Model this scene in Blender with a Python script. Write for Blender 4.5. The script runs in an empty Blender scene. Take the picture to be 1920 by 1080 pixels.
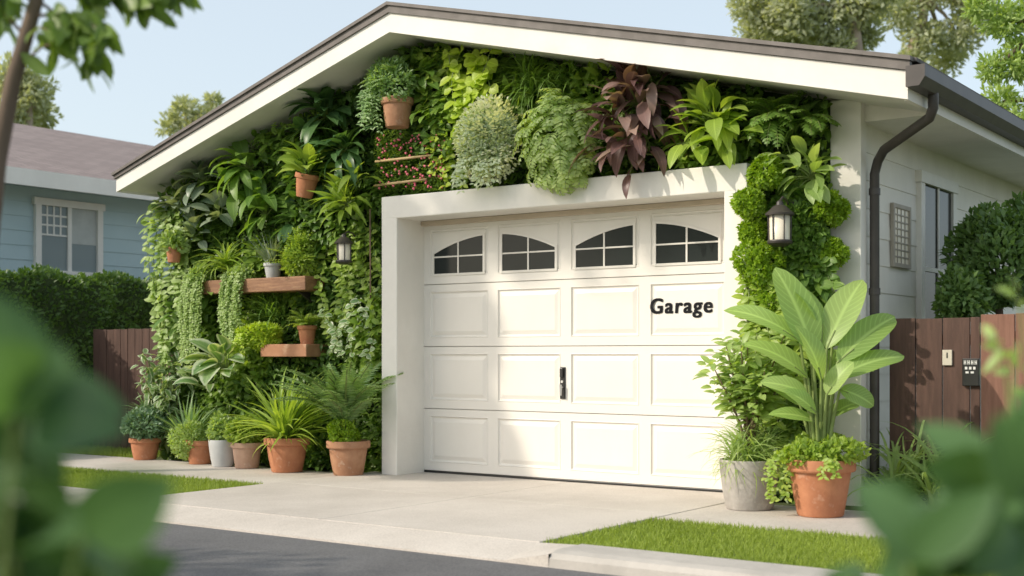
import bpy, math, random
import numpy as np
from mathutils import Vector, Matrix
random.seed(7)
SC=bpy.context.scene; COL=SC.collection
R=math.radians; U=random.uniform; cos=math.cos; sin=math.sin
TH=R(35.5); ct,st=cos(TH),sin(TH)
CAM=Vector((7.64,-9.29,1.10)); FW=Vector((-st,ct,0)); RT=Vector((ct,st,0)); UPV=Vector((0,0,1))
FPX=2400.; HY=665.
def ray(px,py): return FW+RT*((px-960)/FPX)+UPV*((HY-py)/FPX)
def onY(px,py,y=0.): d=ray(px,py); return CAM+d*((y-CAM.y)/d.y)
def onX(px,py,x): d=ray(px,py); return CAM+d*((x-CAM.x)/d.x)
def onZ(px,py,z=0.): d=ray(px,py); return CAM+d*((z-CAM.z)/d.z)
def atD(px,py,dd): return CAM+ray(px,py)*dd
def dep(p): return (Vector(p)-CAM).dot(FW)

# ------------------------------------------------------------ object helpers
def wloc(o):
    v=Vector((0,0,0))
    while o is not None: v+=o.location; o=o.parent
    return v
def tag(o,label=None,cat=None,group=None,kind=None):
    if label: o['label']=label
    if cat: o['category']=cat
    if group: o['group']=group
    if kind: o['kind']=kind
    return o
def thing(name,label,cat,loc=(0,0,0),group=None):
    o=bpy.data.objects.new(name,None); COL.objects.link(o); o.location=loc; o.empty_display_size=.1
    return tag(o,label,cat,group)
def link(name,me,parent):
    o=bpy.data.objects.new(name,me); COL.objects.link(o); 
    if parent is not None: o.parent=parent
    return o
def mesh_np(name,V,F,mat,parent=None,smooth=False,attr=None,mi=None):
    V=np.asarray(V,dtype=np.float64).reshape(-1,3)
    if parent is not None:
        off=np.array(wloc(parent)); 
    else:
        off=np.array([V[:,0].mean(),V[:,1].mean(),V[:,2].min()])
    me=bpy.data.meshes.new(name)
    if isinstance(F,np.ndarray):
        n=len(F); me.vertices.add(len(V)); me.vertices.foreach_set('co',(V-off).astype(np.float32).ravel())
        me.loops.add(n*4); me.loops.foreach_set('vertex_index',F.astype(np.int32).ravel())
        me.polygons.add(n); me.polygons.foreach_set('loop_start',np.arange(0,n*4,4,dtype=np.int32))
        me.update(calc_edges=True)
    else:
        me.from_pydata([tuple(v) for v in (V-off)],[],F); me.update()
    if smooth: me.polygons.foreach_set('use_smooth',[True]*len(me.polygons))
    mats=mat if isinstance(mat,(list,tuple)) else [mat]
    for m in mats: me.materials.append(m)
    if mi is not None: me.polygons.foreach_set('material_index',mi)
    if attr is not None:
        a=me.attributes.new('lf','FLOAT_VECTOR','POINT'); a.data.foreach_set('vector',attr.astype(np.float32).ravel())
    o=link(name,me,parent)
    if parent is None: o.location=off
    return o

class MB:
    def __init__(s): s.v=[]; s.f=[]
    def box(s,a,b):
        x0,y0,z0=[min(a[i],b[i]) for i in range(3)]; x1,y1,z1=[max(a[i],b[i]) for i in range(3)]
        n=len(s.v); s.v+=[(x0,y0,z0),(x1,y0,z0),(x1,y1,z0),(x0,y1,z0),(x0,y0,z1),(x1,y0,z1),(x1,y1,z1),(x0,y1,z1)]
        s.f+=[tuple(n+i for i in q) for q in ((0,3,2,1),(4,5,6,7),(0,1,5,4),(1,2,6,5),(2,3,7,6),(3,0,4,7))]; return s
    def bbox(s,a,b,bv=.006):
        x0,y0,z0=[min(a[i],b[i]) for i in range(3)]; x1,y1,z1=[max(a[i],b[i]) for i in range(3)]
        import bmesh
        bm=bmesh.new(); bmesh.ops.create_cube(bm,size=1)
        for v in bm.verts: v.co=Vector(((x0+x1)/2+v.co.x*(x1-x0),(y0+y1)/2+v.co.y*(y1-y0),(z0+z1)/2+v.co.z*(z1-z0)))
        bmesh.ops.bevel(bm,geom=bm.edges[:],offset=min(bv,(x1-x0)*.3,(y1-y0)*.3,(z1-z0)*.3),segments=2,affect='EDGES',profile=.5)
        n=len(s.v); bm.verts.index_update(); s.v+=[tuple(v.co) for v in bm.verts]
        s.f+=[tuple(n+v.index for v in f.verts) for f in bm.faces]; bm.free(); return s
    def prismY(s,poly,y0,y1):
        n=len(s.v); k=len(poly)
        s.v+=[(p[0],y0,p[1]) for p in poly]+[(p[0],y1,p[1]) for p in poly]
        s.f.append(tuple(n+i for i in range(k))); s.f.append(tuple(n+k+i for i in reversed(range(k))))
        for i in range(k): j=(i+1)%k; s.f.append((n+i,n+k+i,n+k+j,n+j))
        return s
    def prismX(s,poly,x0,x1):
        n=len(s.v); k=len(poly)
        s.v+=[(x0,p[0],p[1]) for p in poly]+[(x1,p[0],p[1]) for p in poly]
        s.f.append(tuple(n+i for i in reversed(range(k)))); s.f.append(tuple(n+k+i for i in range(k)))
        for i in range(k): j=(i+1)%k; s.f.append((n+i,n+j,n+k+j,n+k+i))
        return s
    def quad(s,a,b,c,d):
        n=len(s.v); s.v+=[tuple(a),tuple(b),tuple(c),tuple(d)]; s.f.append((n,n+1,n+2,n+3)); return s
    def tube(s,pts,r,seg=8,caps=True):
        pts=[Vector(p) for p in pts]; rs=r if isinstance(r,(list,tuple)) else [r]*len(pts)
        n=len(s.v); prev=None
        for i,p in enumerate(pts):
            d=(pts[min(i+1,len(pts)-1)]-pts[max(i-1,0)]).normalized()
            a=d.orthogonal().normalized() if prev is None else (prev-d*prev.dot(d)).normalized()
            prev=a; b=d.cross(a)
            for k in range(seg):
                t=2*math.pi*k/seg; s.v.append(tuple(p+(a*cos(t)+b*sin(t))*rs[i]))
        for i in range(len(pts)-1):
            for k in range(seg):
                k2=(k+1)%seg; s.f.append((n+i*seg+k,n+i*seg+k2,n+(i+1)*seg+k2,n+(i+1)*seg+k))
        if caps:
            s.f.append(tuple(n+k for k in reversed(range(seg)))); s.f.append(tuple(n+(len(pts)-1)*seg+k for k in range(seg)))
        return s
    def lathe(s,c,prof,seg=36,wob=0.):
        n=len(s.v)
        for r,z in prof:
            for k in range(seg):
                t=2*math.pi*k/seg; rr=r*(1+wob*sin(3*t+z*20)); s.v.append((c[0]+rr*cos(t),c[1]+rr*sin(t),c[2]+z))
        for i in range(len(prof)-1):
            for k in range(seg):
                k2=(k+1)%seg; s.f.append((n+i*seg+k,n+i*seg+k2,n+(i+1)*seg+k2,n+(i+1)*seg+k))
        return s
    def build(s,name,mat,parent=None,smooth=False):
        return mesh_np(name,s.v,s.f,mat,parent,smooth)
def autosmooth(o,ang=35):
    me=o.data
    me.polygons.foreach_set('use_smooth',[True]*len(me.polygons))
    try: me.set_sharp_from_angle(angle=R(ang))
    except Exception: pass
    return o

# ------------------------------------------------------------ materials
def newmat(name):
    m=bpy.data.materials.new(name); m.use_nodes=True; nt=m.node_tree; nt.nodes.clear()
    out=nt.nodes.new('ShaderNodeOutputMaterial'); b=nt.nodes.new('ShaderNodeBsdfPrincipled'); nt.links.new(b.outputs[0],out.inputs[0])
    return m,nt,b,out
def c4(c): return (c[0],c[1],c[2],1)
def mat(name,c1,c2=None,scale=4,rough=.6,bump=0,bscale=40,metal=0,stretch=(1,1,1),c3=None,spec=.5,dirt=0):
    m,nt,b,out=newmat(name); N=nt.nodes; L=nt.links
    b.inputs['Roughness'].default_value=rough; b.inputs['Metallic'].default_value=metal
    b.inputs['Specular IOR Level'].default_value=spec
    if c2 is None: c2=tuple(x*.88 for x in c1)
    tc=N.new('ShaderNodeTexCoord'); mp=N.new('ShaderNodeMapping'); mp.inputs['Scale'].default_value=stretch
    L.new(tc.outputs['Object'],mp.inputs[0])
    nz=N.new('ShaderNodeTexNoise'); nz.inputs['Scale'].default_value=scale; nz.inputs['Detail'].default_value=6; nz.inputs['Roughness'].default_value=.6
    L.new(mp.outputs[0],nz.inputs[0])
    rp=N.new('ShaderNodeValToRGB'); rp.color_ramp.elements[0].color=c4(c1); rp.color_ramp.elements[1].color=c4(c2)
    rp.color_ramp.elements[0].position=.35; rp.color_ramp.elements[1].position=.6
    if c3: e=rp.color_ramp.elements.new(.72); e.color=c4(c3)
    L.new(nz.outputs['Fac'],rp.inputs[0]); col=rp.outputs[0]
    if dirt:
        n3=N.new('ShaderNodeTexNoise'); n3.inputs['Scale'].default_value=2.2; n3.inputs['Detail'].default_value=9; n3.inputs['Roughness'].default_value=.7
        mp3=N.new('ShaderNodeMapping'); mp3.inputs['Scale'].default_value=(2,2,.5); L.new(tc.outputs['Object'],mp3.inputs[0]); L.new(mp3.outputs[0],n3.inputs[0])
        mr=N.new('ShaderNodeMapRange'); mr.inputs[1].default_value=.45; mr.inputs[2].default_value=.75; mr.inputs[3].default_value=0; mr.inputs[4].default_value=dirt; L.new(n3.outputs[0],mr.inputs[0])
        mx=N.new('ShaderNodeMixRGB'); L.new(mr.outputs[0],mx.inputs[0]); L.new(col,mx.inputs[1]); mx.inputs[2].default_value=c4(tuple(x*.55 for x in c1)); col=mx.outputs[0]
    L.new(col,b.inputs['Base Color'])
    if bump:
        n2=N.new('ShaderNodeTexNoise'); n2.inputs['Scale'].default_value=bscale; n2.inputs['Detail'].default_value=5
        L.new(mp.outputs[0],n2.inputs[0])
        bp=N.new('ShaderNodeBump'); bp.inputs['Strength'].default_value=bump; bp.inputs['Distance'].default_value=.01
        L.new(n2.outputs['Fac'],bp.inputs['Height']); L.new(bp.outputs[0],b.inputs['Normal'])
    return m
def leafmat(name,cols,edge=None,vein=.35,rough=.42,trans=.3):
    m,nt,b,out=newmat(name); N=nt.nodes; L=nt.links
    at=N.new('ShaderNodeAttribute'); at.attribute_name='lf'
    sp=N.new('ShaderNodeSeparateXYZ'); L.new(at.outputs['Vector'],sp.inputs[0])
    rp=N.new('ShaderNodeValToRGB'); els=rp.color_ramp.elements
    els[0].color=c4(cols[0]); els[1].color=c4(cols[-1])
    for i in range(1,len(cols)-1): e=els.new(i/(len(cols)-1)); e.color=c4(cols[i])
    L.new(sp.outputs[0],rp.inputs[0]); col=rp.outputs[0]
    ab=N.new('ShaderNodeMath'); ab.operation='ABSOLUTE'; L.new(sp.outputs[2],ab.inputs[0])
    mid=tuple(min(1,x*1.6+.03) for x in cols[len(cols)//2])
    m1=N.new('ShaderNodeMath'); m1.operation='MULTIPLY_ADD'; L.new(ab.outputs[0],m1.inputs[0]); m1.inputs[1].default_value=-.22; L.new(sp.outputs[1],m1.inputs[2])
    m2=N.new('ShaderNodeMath'); m2.operation='MULTIPLY'; m2.inputs[1].default_value=75; L.new(m1.outputs[0],m2.inputs[0])
    m3=N.new('ShaderNodeMath'); m3.operation='SINE'; L.new(m2.outputs[0],m3.inputs[0])
    m4=N.new('ShaderNodeMapRange'); m4.inputs[1].default_value=.55; m4.inputs[2].default_value=1; m4.inputs[4].default_value=vein*.45; L.new(m3.outputs[0],m4.inputs[0])
    mr=N.new('ShaderNodeMapRange'); mr.inputs[1].default_value=.04; mr.inputs[2].default_value=.16; mr.inputs[3].default_value=vein; mr.inputs[4].default_value=0
    L.new(ab.outputs[0],mr.inputs[0])
    mx0=N.new('ShaderNodeMath'); mx0.operation='MAXIMUM'; L.new(mr.outputs[0],mx0.inputs[0]); L.new(m4.outputs[0],mx0.inputs[1])
    mx=N.new('ShaderNodeMixRGB'); L.new(mx0.outputs[0],mx.inputs[0]); L.new(col,mx.inputs[1]); mx.inputs[2].default_value=c4(mid); col=mx.outputs[0]
    if edge:
        me_=N.new('ShaderNodeMapRange'); me_.inputs[1].default_value=.45; me_.inputs[2].default_value=.75; L.new(ab.outputs[0],me_.inputs[0])
        mx2=N.new('ShaderNodeMixRGB'); L.new(me_.outputs[0],mx2.inputs[0]); L.new(col,mx2.inputs[1]); mx2.inputs[2].default_value=c4(edge); col=mx2.outputs[0]
    L.new(col,b.inputs['Base Color']); b.inputs['Roughness'].default_value=rough; b.inputs['Specular IOR Level'].default_value=.45
    tr=N.new('ShaderNodeBsdfTranslucent'); 
    hs=N.new('ShaderNodeMixRGB'); hs.blend_type='MULTIPLY'; hs.inputs[0].default_value=1; L.new(col,hs.inputs[1]); hs.inputs[2].default_value=(1.7,1.65,.6,1)
    L.new(hs.outputs[0],tr.inputs[0])
    ms=N.new('ShaderNodeMixShader'); ms.inputs[0].default_value=trans; L.new(b.outputs[0],ms.inputs[1]); L.new(tr.outputs[0],ms.inputs[2]); L.new(ms.outputs[0],out.inputs[0])
    return m
M={}
M['white']=mat('white_paint',(.79,.765,.715),(.73,.705,.655),2,.55,.10,30,dirt=.10)
M['door']=mat('door_paint',(.77,.74,.685),(.74,.71,.655),1.5,.45,.03,60,dirt=.06)
M['soffit']=mat('soffit_paint',(.77,.74,.69),(.71,.68,.63),3,.6)
M['sidewall']=mat('siding_paint',(.78,.75,.69),(.72,.69,.63),2,.6,.05,20,dirt=.12)
M['trimbeige']=mat('beige_trim',(.55,.46,.36),(.5,.42,.32),5,.5)
M['gutter']=mat('gutter_metal',(.065,.055,.05),(.047,.04,.037),6,.45)
M['roof_edge']=mat('roof_edge',(.17,.15,.14),(.13,.115,.105),8,.6,.1,60)
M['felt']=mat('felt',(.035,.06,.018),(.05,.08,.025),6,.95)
M['black']=mat('black_plastic',(.015,.015,.016),(.02,.02,.02),10,.35)
M['ink']=mat('black_lettering',(.013,.014,.016),(.016,.016,.018),10,.8,spec=.1)
M['chrome']=mat('pale_metal',(.7,.7,.68),(.6,.6,.6),10,.3,0,40,.6)
M['wood']=mat('shelf_wood',(.34,.18,.095),(.20,.095,.05),3,.6,.3,40,stretch=(1.2,8,14),c3=(.42,.25,.14))
M['claybox']=mat('clay_planter',(.46,.24,.14),(.36,.17,.09),4,.75,.2,30,c3=(.54,.33,.21))
M['bamboo']=mat('bamboo',(.5,.37,.19),(.38,.27,.13),6,.6)
M['stem']=mat('green_stem',(.24,.31,.10),(.17,.23,.06),8,.6)
M['bstem']=mat('brown_stem',(.24,.16,.10),(.16,.105,.07),8,.8)
M['bark']=mat('bark',(.19,.135,.10),(.10,.072,.052),6,.9,.6,25,stretch=(1,1,.3))
M['soil']=mat('potting_soil',(.035,.022,.014),(.02,.013,.009),20,.95,.6,60)
M['terra']=mat('terracotta',(.52,.225,.115),(.42,.165,.08),7,.85,.25,40,c3=(.57,.33,.22),dirt=.3)
M['terra2']=mat('weathered_terracotta',(.46,.25,.145),(.36,.175,.095),8,.88,.3,30,c3=(.55,.42,.32),dirt=.5)
M['terra3']=mat('pale_terracotta',(.54,.36,.27),(.46,.29,.21),7,.88,.25,30,c3=(.6,.47,.39),dirt=.3)
M['concrete_pot']=mat('concrete_pot',(.46,.43,.395),(.35,.325,.295),9,.9,.4,30,c3=(.53,.50,.46),dirt=.5)
M['white_pot']=mat('white_ceramic',(.50,.51,.51),(.44,.45,.45),5,.6,dirt=.2)
M['lglass']=mat('frosted_glass',(.80,.73,.60),(.75,.68,.54),5,.3)
M['fence']=mat('fence_stain',(.12,.065,.048),(.08,.043,.032),4,.75,.3,40,stretch=(6,6,.6),dirt=.3)
M['fence2']=mat('fence_stain_red',(.26,.13,.09),(.19,.09,.06),4,.75,.3,40,stretch=(6,6,.6),dirt=.3)
M['neighbor']=mat('blue_siding_paint',(.45,.57,.60),(.41,.53,.56),1,.7)
M['curtain']=mat('curtain',(.5,.52,.5),(.42,.44,.42),3,.8)
M['paper']=mat('cream_tag',(.62,.57,.47),(.56,.51,.42),5,.6)
M['lat']=mat('lattice_brown',(.40,.36,.30),(.32,.285,.24),5,.6)
M['mark']=mat('white_marks',(.75,.75,.72),(.7,.7,.68),5,.5)
M['pink']=mat('pink_petals',(.70,.20,.24),(.6,.12,.17),9,.6)
M['kerb']=mat('kerb_concrete',(.49,.46,.42),(.41,.385,.35),2.5,.85,.25,50,dirt=.35)
def concrete(name,c1,c2,c3,amt=.8):
    m,nt,b,out=newmat(name); N=nt.nodes; L=nt.links; b.inputs['Roughness'].default_value=.85
    tc=N.new('ShaderNodeTexCoord')
    n1=N.new('ShaderNodeTexNoise'); n1.inputs['Scale'].default_value=.9; n1.inputs['Detail'].default_value=9; n1.inputs['Roughness'].default_value=.7
    n2=N.new('ShaderNodeTexNoise'); n2.inputs['Scale'].default_value=90; n2.inputs['Detail'].default_value=4
    L.new(tc.outputs['Object'],n1.inputs[0]); L.new(tc.outputs['Object'],n2.inputs[0])
    rp=N.new('ShaderNodeValToRGB'); rp.color_ramp.elements[0].color=c4(c1); rp.color_ramp.elements[0].position=.33; rp.color_ramp.elements[1].color=c4(c2); rp.color_ramp.elements[1].position=.62
    L.new(n1.outputs[0],rp.inputs[0])
    r2=N.new('ShaderNodeValToRGB'); r2.color_ramp.elements[0].position=.35; r2.color_ramp.elements[1].position=.6; r2.color_ramp.elements[0].color=c4(c3); r2.color_ramp.elements[1].color=(1,1,1,1)
    L.new(n2.outputs[0],r2.inputs[0])
    mx=N.new('ShaderNodeMixRGB'); mx.blend_type='MULTIPLY'; mx.inputs[0].default_value=amt; L.new(rp.outputs[0],mx.inputs[1]); L.new(r2.outputs[0],mx.inputs[2])
    L.new(mx.outputs[0],b.inputs['Base Color'])
    bp=N.new('ShaderNodeBump'); bp.inputs['Strength'].default_value=.25; bp.inputs['Distance'].default_value=.005; L.new(n2.outputs[0],bp.inputs['Height']); L.new(bp.outputs[0],b.inputs['Normal'])
    return m
M['drive']=concrete('driveway_concrete',(.49,.445,.395),(.61,.56,.505),(.80,.80,.80))
M['asphalt']=concrete('asphalt',(.115,.114,.118),(.165,.164,.168),(.55,.55,.55))
M['lawn']=mat('lawn_soil',(.15,.20,.04),(.11,.15,.03),6,.95,.4,60)
M['earth']=mat('earth',(.10,.13,.04),(.07,.09,.03),2,.95,.3,30)
def shingle(name,c1,c2,mo):
    m,nt,b,out=newmat(name); N=nt.nodes; L=nt.links; b.inputs['Roughness'].default_value=.9
    tc=N.new('ShaderNodeTexCoord'); mp=N.new('ShaderNodeMapping'); mp.inputs['Rotation'].default_value=(0,0,R(90)); L.new(tc.outputs['Object'],mp.inputs[0])
    br=N.new('ShaderNodeTexBrick'); br.inputs['Color1'].default_value=c4(c1); br.inputs['Color2'].default_value=c4(c2); br.inputs['Mortar'].default_value=c4(mo)
    br.inputs['Scale'].default_value=1; br.inputs['Brick Width'].default_value=.3; br.inputs['Row Height'].default_value=.14; br.inputs['Mortar Size'].default_value=.008
    L.new(mp.outputs[0],br.inputs[0]); L.new(br.outputs[0],b.inputs['Base Color']); return m
M['shingle']=shingle('dark_shingles',(.13,.12,.115),(.09,.085,.08),(.04,.04,.04))
M['shingle2']=shingle('brown_shingles',(.30,.24,.225),(.24,.19,.18),(.16,.13,.125))
m,nt,b,out=newmat('dark_glass'); b.inputs['Base Color'].default_value=(.018,.024,.024,1); b.inputs['Roughness'].default_value=.15; b.inputs['Specular IOR Level'].default_value=.22; M['glass']=m
m,nt,b,out=newmat('house_glass'); b.inputs['Base Color'].default_value=(.22,.27,.28,1); b.inputs['Roughness'].default_value=.15; M['hglass']=m

LM={}
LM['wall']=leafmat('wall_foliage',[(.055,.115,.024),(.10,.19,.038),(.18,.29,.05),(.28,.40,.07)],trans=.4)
LM['dark']=leafmat('dark_leaf',[(.055,.125,.045),(.11,.215,.07)],vein=.3,rough=.36,trans=.35)
LM['grey']=leafmat('greygreen_leaf',[(.12,.18,.12),(.30,.36,.26)],vein=.4,rough=.36,trans=.28)
LM['mid']=leafmat('mid_leaf',[(.11,.215,.04),(.21,.34,.07)],trans=.4)
LM['bright']=leafmat('bright_leaf',[(.21,.33,.045),(.35,.46,.09)],trans=.4)
LM['lime']=leafmat('lime_leaf',[(.31,.44,.03),(.45,.56,.07)],trans=.38)
LM['sage']=leafmat('sage_leaf',[(.36,.45,.30),(.58,.65,.50)],vein=.15,rough=.6)
LM['pale']=leafmat('pale_leaf',[(.24,.36,.10),(.40,.51,.20)],vein=.2,trans=.4)
LM['droop']=leafmat('drooping_leaf',[(.32,.44,.16),(.50,.60,.28)],vein=.2,trans=.45)
LM['purple']=leafmat('purple_leaf',[(.075,.042,.045),(.18,.10,.095),(.34,.24,.20)],vein=.35,rough=.36,trans=.2)
LM['varie']=leafmat('variegated_leaf',[(.11,.22,.07),(.22,.33,.13)],edge=(.52,.58,.42),rough=.38,trans=.35)
LM['banana']=leafmat('banana_leaf',[(.21,.35,.08),(.36,.49,.16)],vein=.5,rough=.4,trans=.4)
LM['moss']=leafmat('moss_leaf',[(.17,.30,.015),(.31,.45,.04)],vein=0,trans=.4)
LM['blue']=leafmat('bluegreen_leaf',[(.11,.20,.11),(.20,.31,.18)],vein=.1)
LM['fern']=leafmat('fern_leaf',[(.18,.31,.12),(.32,.46,.21)],vein=.1,trans=.4)
LM['grass']=leafmat('grass_blades',[(.21,.29,.04),(.31,.40,.07)],vein=0,rough=.6)
LM['hedge']=leafmat('hedge_leaf',[(.065,.13,.03),(.13,.225,.055)],vein=0,trans=.35)
LM['shrub']=leafmat('shrub_leaf',[(.09,.17,.05),(.18,.29,.09)],vein=0,trans=.35)
LM['far']=leafmat('haze_tinted_leaf',[(.34,.38,.27),(.48,.51,.37)],vein=0,rough=.8,trans=.4)  # distance haze is put into this pale leaf colour
LM['near']=leafmat('near_leaf',[(.05,.115,.045),(.11,.21,.075)],vein=.2,trans=.35)
LM['neartree']=leafmat('near_tree_leaf',[(.10,.18,.035),(.21,.31,.08)],vein=.2,trans=.4)
LM['white']=leafmat('white_flower',[(.68,.70,.58),(.75,.77,.68)],vein=0,rough=.7)

# ------------------------------------------------------------ foliage
PROF={'oval':lambda t:np.sin(np.pi*np.clip(t,0,1)**.85)**.8,
 'lance':lambda t:np.sin(np.pi*np.clip(t,0,1)**.7)**1.0,
 'grass':lambda t:np.clip((1-t),0,1)**.6*np.clip(.55+t*3,0,1),
 'round':lambda t:np.sqrt(np.clip(1-(2*t-1)**2,0,1)),
 'paddle':lambda t:np.clip(np.sin(np.pi*np.clip(t,0,1)**.95),0,1)**.6}
def nrm(a): return a/np.maximum(np.linalg.norm(a,axis=-1,keepdims=True),1e-9)
class LF:
    def __init__(s): s.P=[];s.D=[];s.N=[];s.q=[]
    def add(s,P,D,L,W,bend=.5,N=None,r=None,roll=.35):
        if N is None: N=(U(-roll,roll),-.35+U(-roll,roll),1)
        s.P.append(tuple(P)); s.D.append(tuple(D)); s.N.append(tuple(N)); s.q.append((L,W,bend,U(0,1) if r is None else r))
    def build(s,name,mat_,parent=None,prof='oval',seg=4,fold=.25,wav=0.):
        P=np.array(s.P);D=nrm(np.array(s.D)+1e-5);N=np.array(s.N);q=np.array(s.q); n=len(P)
        N=N-(N*D).sum(1,keepdims=True)*D
        bad=np.linalg.norm(N,axis=1)<.05; N[bad]=np.cross(D[bad],(0.3,.9,.2)); N=nrm(N); S=np.cross(D,N)
        L,W,B,r=[q[:,i][:,None] for i in range(4)]; B=np.where(np.abs(B)<1e-3,1e-3,B)
        V=np.zeros((n,seg+1,3,3)); A=np.zeros((n,seg+1,3,3))
        for i in range(seg+1):
            t=i/seg; w=float(PROF[prof](np.array(t))); w=max(w,.04)
            c=P+L*((np.sin(B*t)/B)*D-((1-np.cos(B*t))/B)*N); Nt=np.cos(B*t)*N+np.sin(B*t)*D
            wv=wav*np.sin(t*9+r*20)*W
            V[:,i,1]=c
            V[:,i,0]=c-S*W*.5*w+Nt*(fold*W*.5*w+wv); V[:,i,2]=c+S*W*.5*w+Nt*(fold*W*.5*w-wv)
            A[:,i,:,0]=r; A[:,i,:,1]=t; A[:,i,0,2]=-1; A[:,i,2,2]=1
        f=[]
        for i in range(seg):
            for j in (0,1): f.append((i*3+j,i*3+j+1,(i+1)*3+j+1,(i+1)*3+j))
        F=(np.array(f)[None]+(np.arange(n)*(seg+1)*3)[:,None,None]).reshape(-1,4)
        return mesh_np(name,V.reshape(-1,3),F,mat_,parent,True,A.reshape(-1,3))
def rdir():
    z=U(-1,1);a=U(0,2*math.pi);h=math.sqrt(1-z*z); return Vector((h*cos(a),h*sin(a),z))
def ros(lf,c,n,L,W,el=(5,75),bend=(.5,1.3),az=(0,360),stem=None,sl=0,sr=.005,front=False,flat=.0,jit=0.):
    c=Vector(c)
    for i in range(n):
        a=R(az[0]+(az[1]-az[0])*((i+U(-.4,.4))/n)); e=R(U(*el))
        D=Vector((cos(a)*cos(e),sin(a)*cos(e),sin(e)))
        if front: D.y=-abs(D.y)*.8-.15; D.normalize()
        l=L*U(.7,1.12); P=c+rdir()*jit
        if sl:
            b=P+D*sl*U(.6,1.1)
            if stem is not None: stem.tube([c,(c+b)/2+Vector((0,0,sl*.08)),b],[sr,sr*.85,sr*.6],5,False)
            P=b; D=Vector((D.x,D.y,D.z-flat)).normalized()
        lf.add(P,D,l,W*U(.8,1.15)*l/L,U(*bend))
def bush(lf,c,r,n,L,W,lumps=9,up=.3,inner=.35,front=False):
    c=Vector(c); lu=[rdir() for _ in range(lumps)]; la=[U(.72,1.1) for _ in lu]
    for i in range(n):
        d=rdir()
        if front and d.y>.3: d.y=-d.y
        m=max(range(lumps),key=lambda k:d.dot(lu[k])); q=d.dot(lu[m])
        rad=la[m]*(.62+.38*max(0,q)**3)*(1-inner*U(0,1)**2)
        p=c+Vector((d.x*r[0],d.y*r[1],d.z*r[2]))*rad
        D=(d+rdir()*.7+Vector((0,0,up))).normalized()
        N=d+rdir()*.5+Vector((0,0,.4))
        lf.add(p,D,L*U(.7,1.25),W*U(.8,1.2),U(.2,.9),N)
def strand(lf,pts,step,L,W,stem=None,sr=.003,down=.3,both=True):
    pts=[Vector(p) for p in pts]
    if stem is not None: stem.tube(pts,sr,4,False)
    for a,b in zip(pts,pts[1:]):
        d=b-a; k=max(1,int(d.length/step))
        for i in range(k):
            p=a+d*(i/k)
            for s_ in ((-1,1) if both else (random.choice((-1,1)),)):
                sd=Vector((s_*U(.5,1),U(-.9,.1),U(-.4,.5)-down)).normalized()
                lf.add(p,sd,L*U(.7,1.2),W*U(.8,1.2),U(.2,.8),(U(-.4,.4),-1,U(.2,.9)))
def trail(lf,c,w,n,ln,step,L,W,out=.12,stem=None,depth=.1):
    for i in range(n):
        x=c[0]+U(-w,w); y=c[1]+U(-depth,depth*.3); z=c[2]+U(-.03,.03); l=ln*U(.45,1.1)
        pts=[Vector((x,y,z))]; k=6; ox=U(-.06,.06)
        for j in range(1,k+1):
            t=j/k; pts.append(Vector((x+ox*t+U(-.008,.008),y-out*math.sin(min(1,t*2)*1.57)+U(-.01,.01),z-l*t+.04*sin(t*3.14)*(1-t))))
        strand(lf,pts,step,L,W,stem,.002)
def frond(lf,c,D,L,bend,n,ll,lw,stem=None,sr=.003):
    D=Vector(D).normalized(); N=UPV-D*D.z
    if N.length<.1: N=Vector((0,1,0))-D*D.y
    N.normalize(); S=D.cross(N); pts=[]
    for i in range(n+1):
        t=i/n; B=bend; p=Vector(c)+(D*(sin(B*t)/B)-N*((1-cos(B*t))/B))*L; T=D*cos(B*t)-N*sin(B*t); Nt=N*cos(B*t)+D*sin(B*t); pts.append(p)
        if t<.08: continue
        w=ll*(math.sin(math.pi*min(1,(t*.9+.12)))**.7)
        for s_ in (-1,1): lf.add(p,(T*.55+S*s_*.9+rdir()*.08),w*U(.85,1.1),lw,.5,Nt+rdir()*.15)
    if stem is not None: stem.tube(pts[::max(1,n//5)],sr,4,False)
def ferns(lf,c,n,L,bend,k,ll,lw,el=(25,80),stem=None,front=False,sr=.003):
    for i in range(n):
        a=2*math.pi*(i+U(-.3,.3))/n; e=R(U(*el)); D=Vector((cos(a)*cos(e),sin(a)*cos(e),sin(e)))
        if front: D.y=-abs(D.y)*.8-.1
        frond(lf,c,D,L*U(.75,1.1),bend*U(.8,1.2),k,ll,lw,stem,sr)
def plant(name,label,parts,group=None,cat='plant',loc=None):
    parts=[p for p in parts if p[1] is not None and (isinstance(p[1],LF) and p[1].P or isinstance(p[1],MB) and p[1].v)]
    if len(parts)==1:
        p=parts[0]; o=p[1].build(name,p[2],None,**(p[3] if len(p)>3 else {})); return tag(o,label,cat,group)
    if loc is None:
        f=parts[0][1]; A=np.array(f.P); loc=(A[:,0].mean(),A[:,1].mean(),A[:,2].min())
    t=thing(name,label,cat,loc,group)
    for p in parts:
        o=p[1].build(p[0],p[2],t,**(p[3] if len(p)>3 else {}))
        if p[0]=='flower': o['kind']='stuff'
    return t

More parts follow.
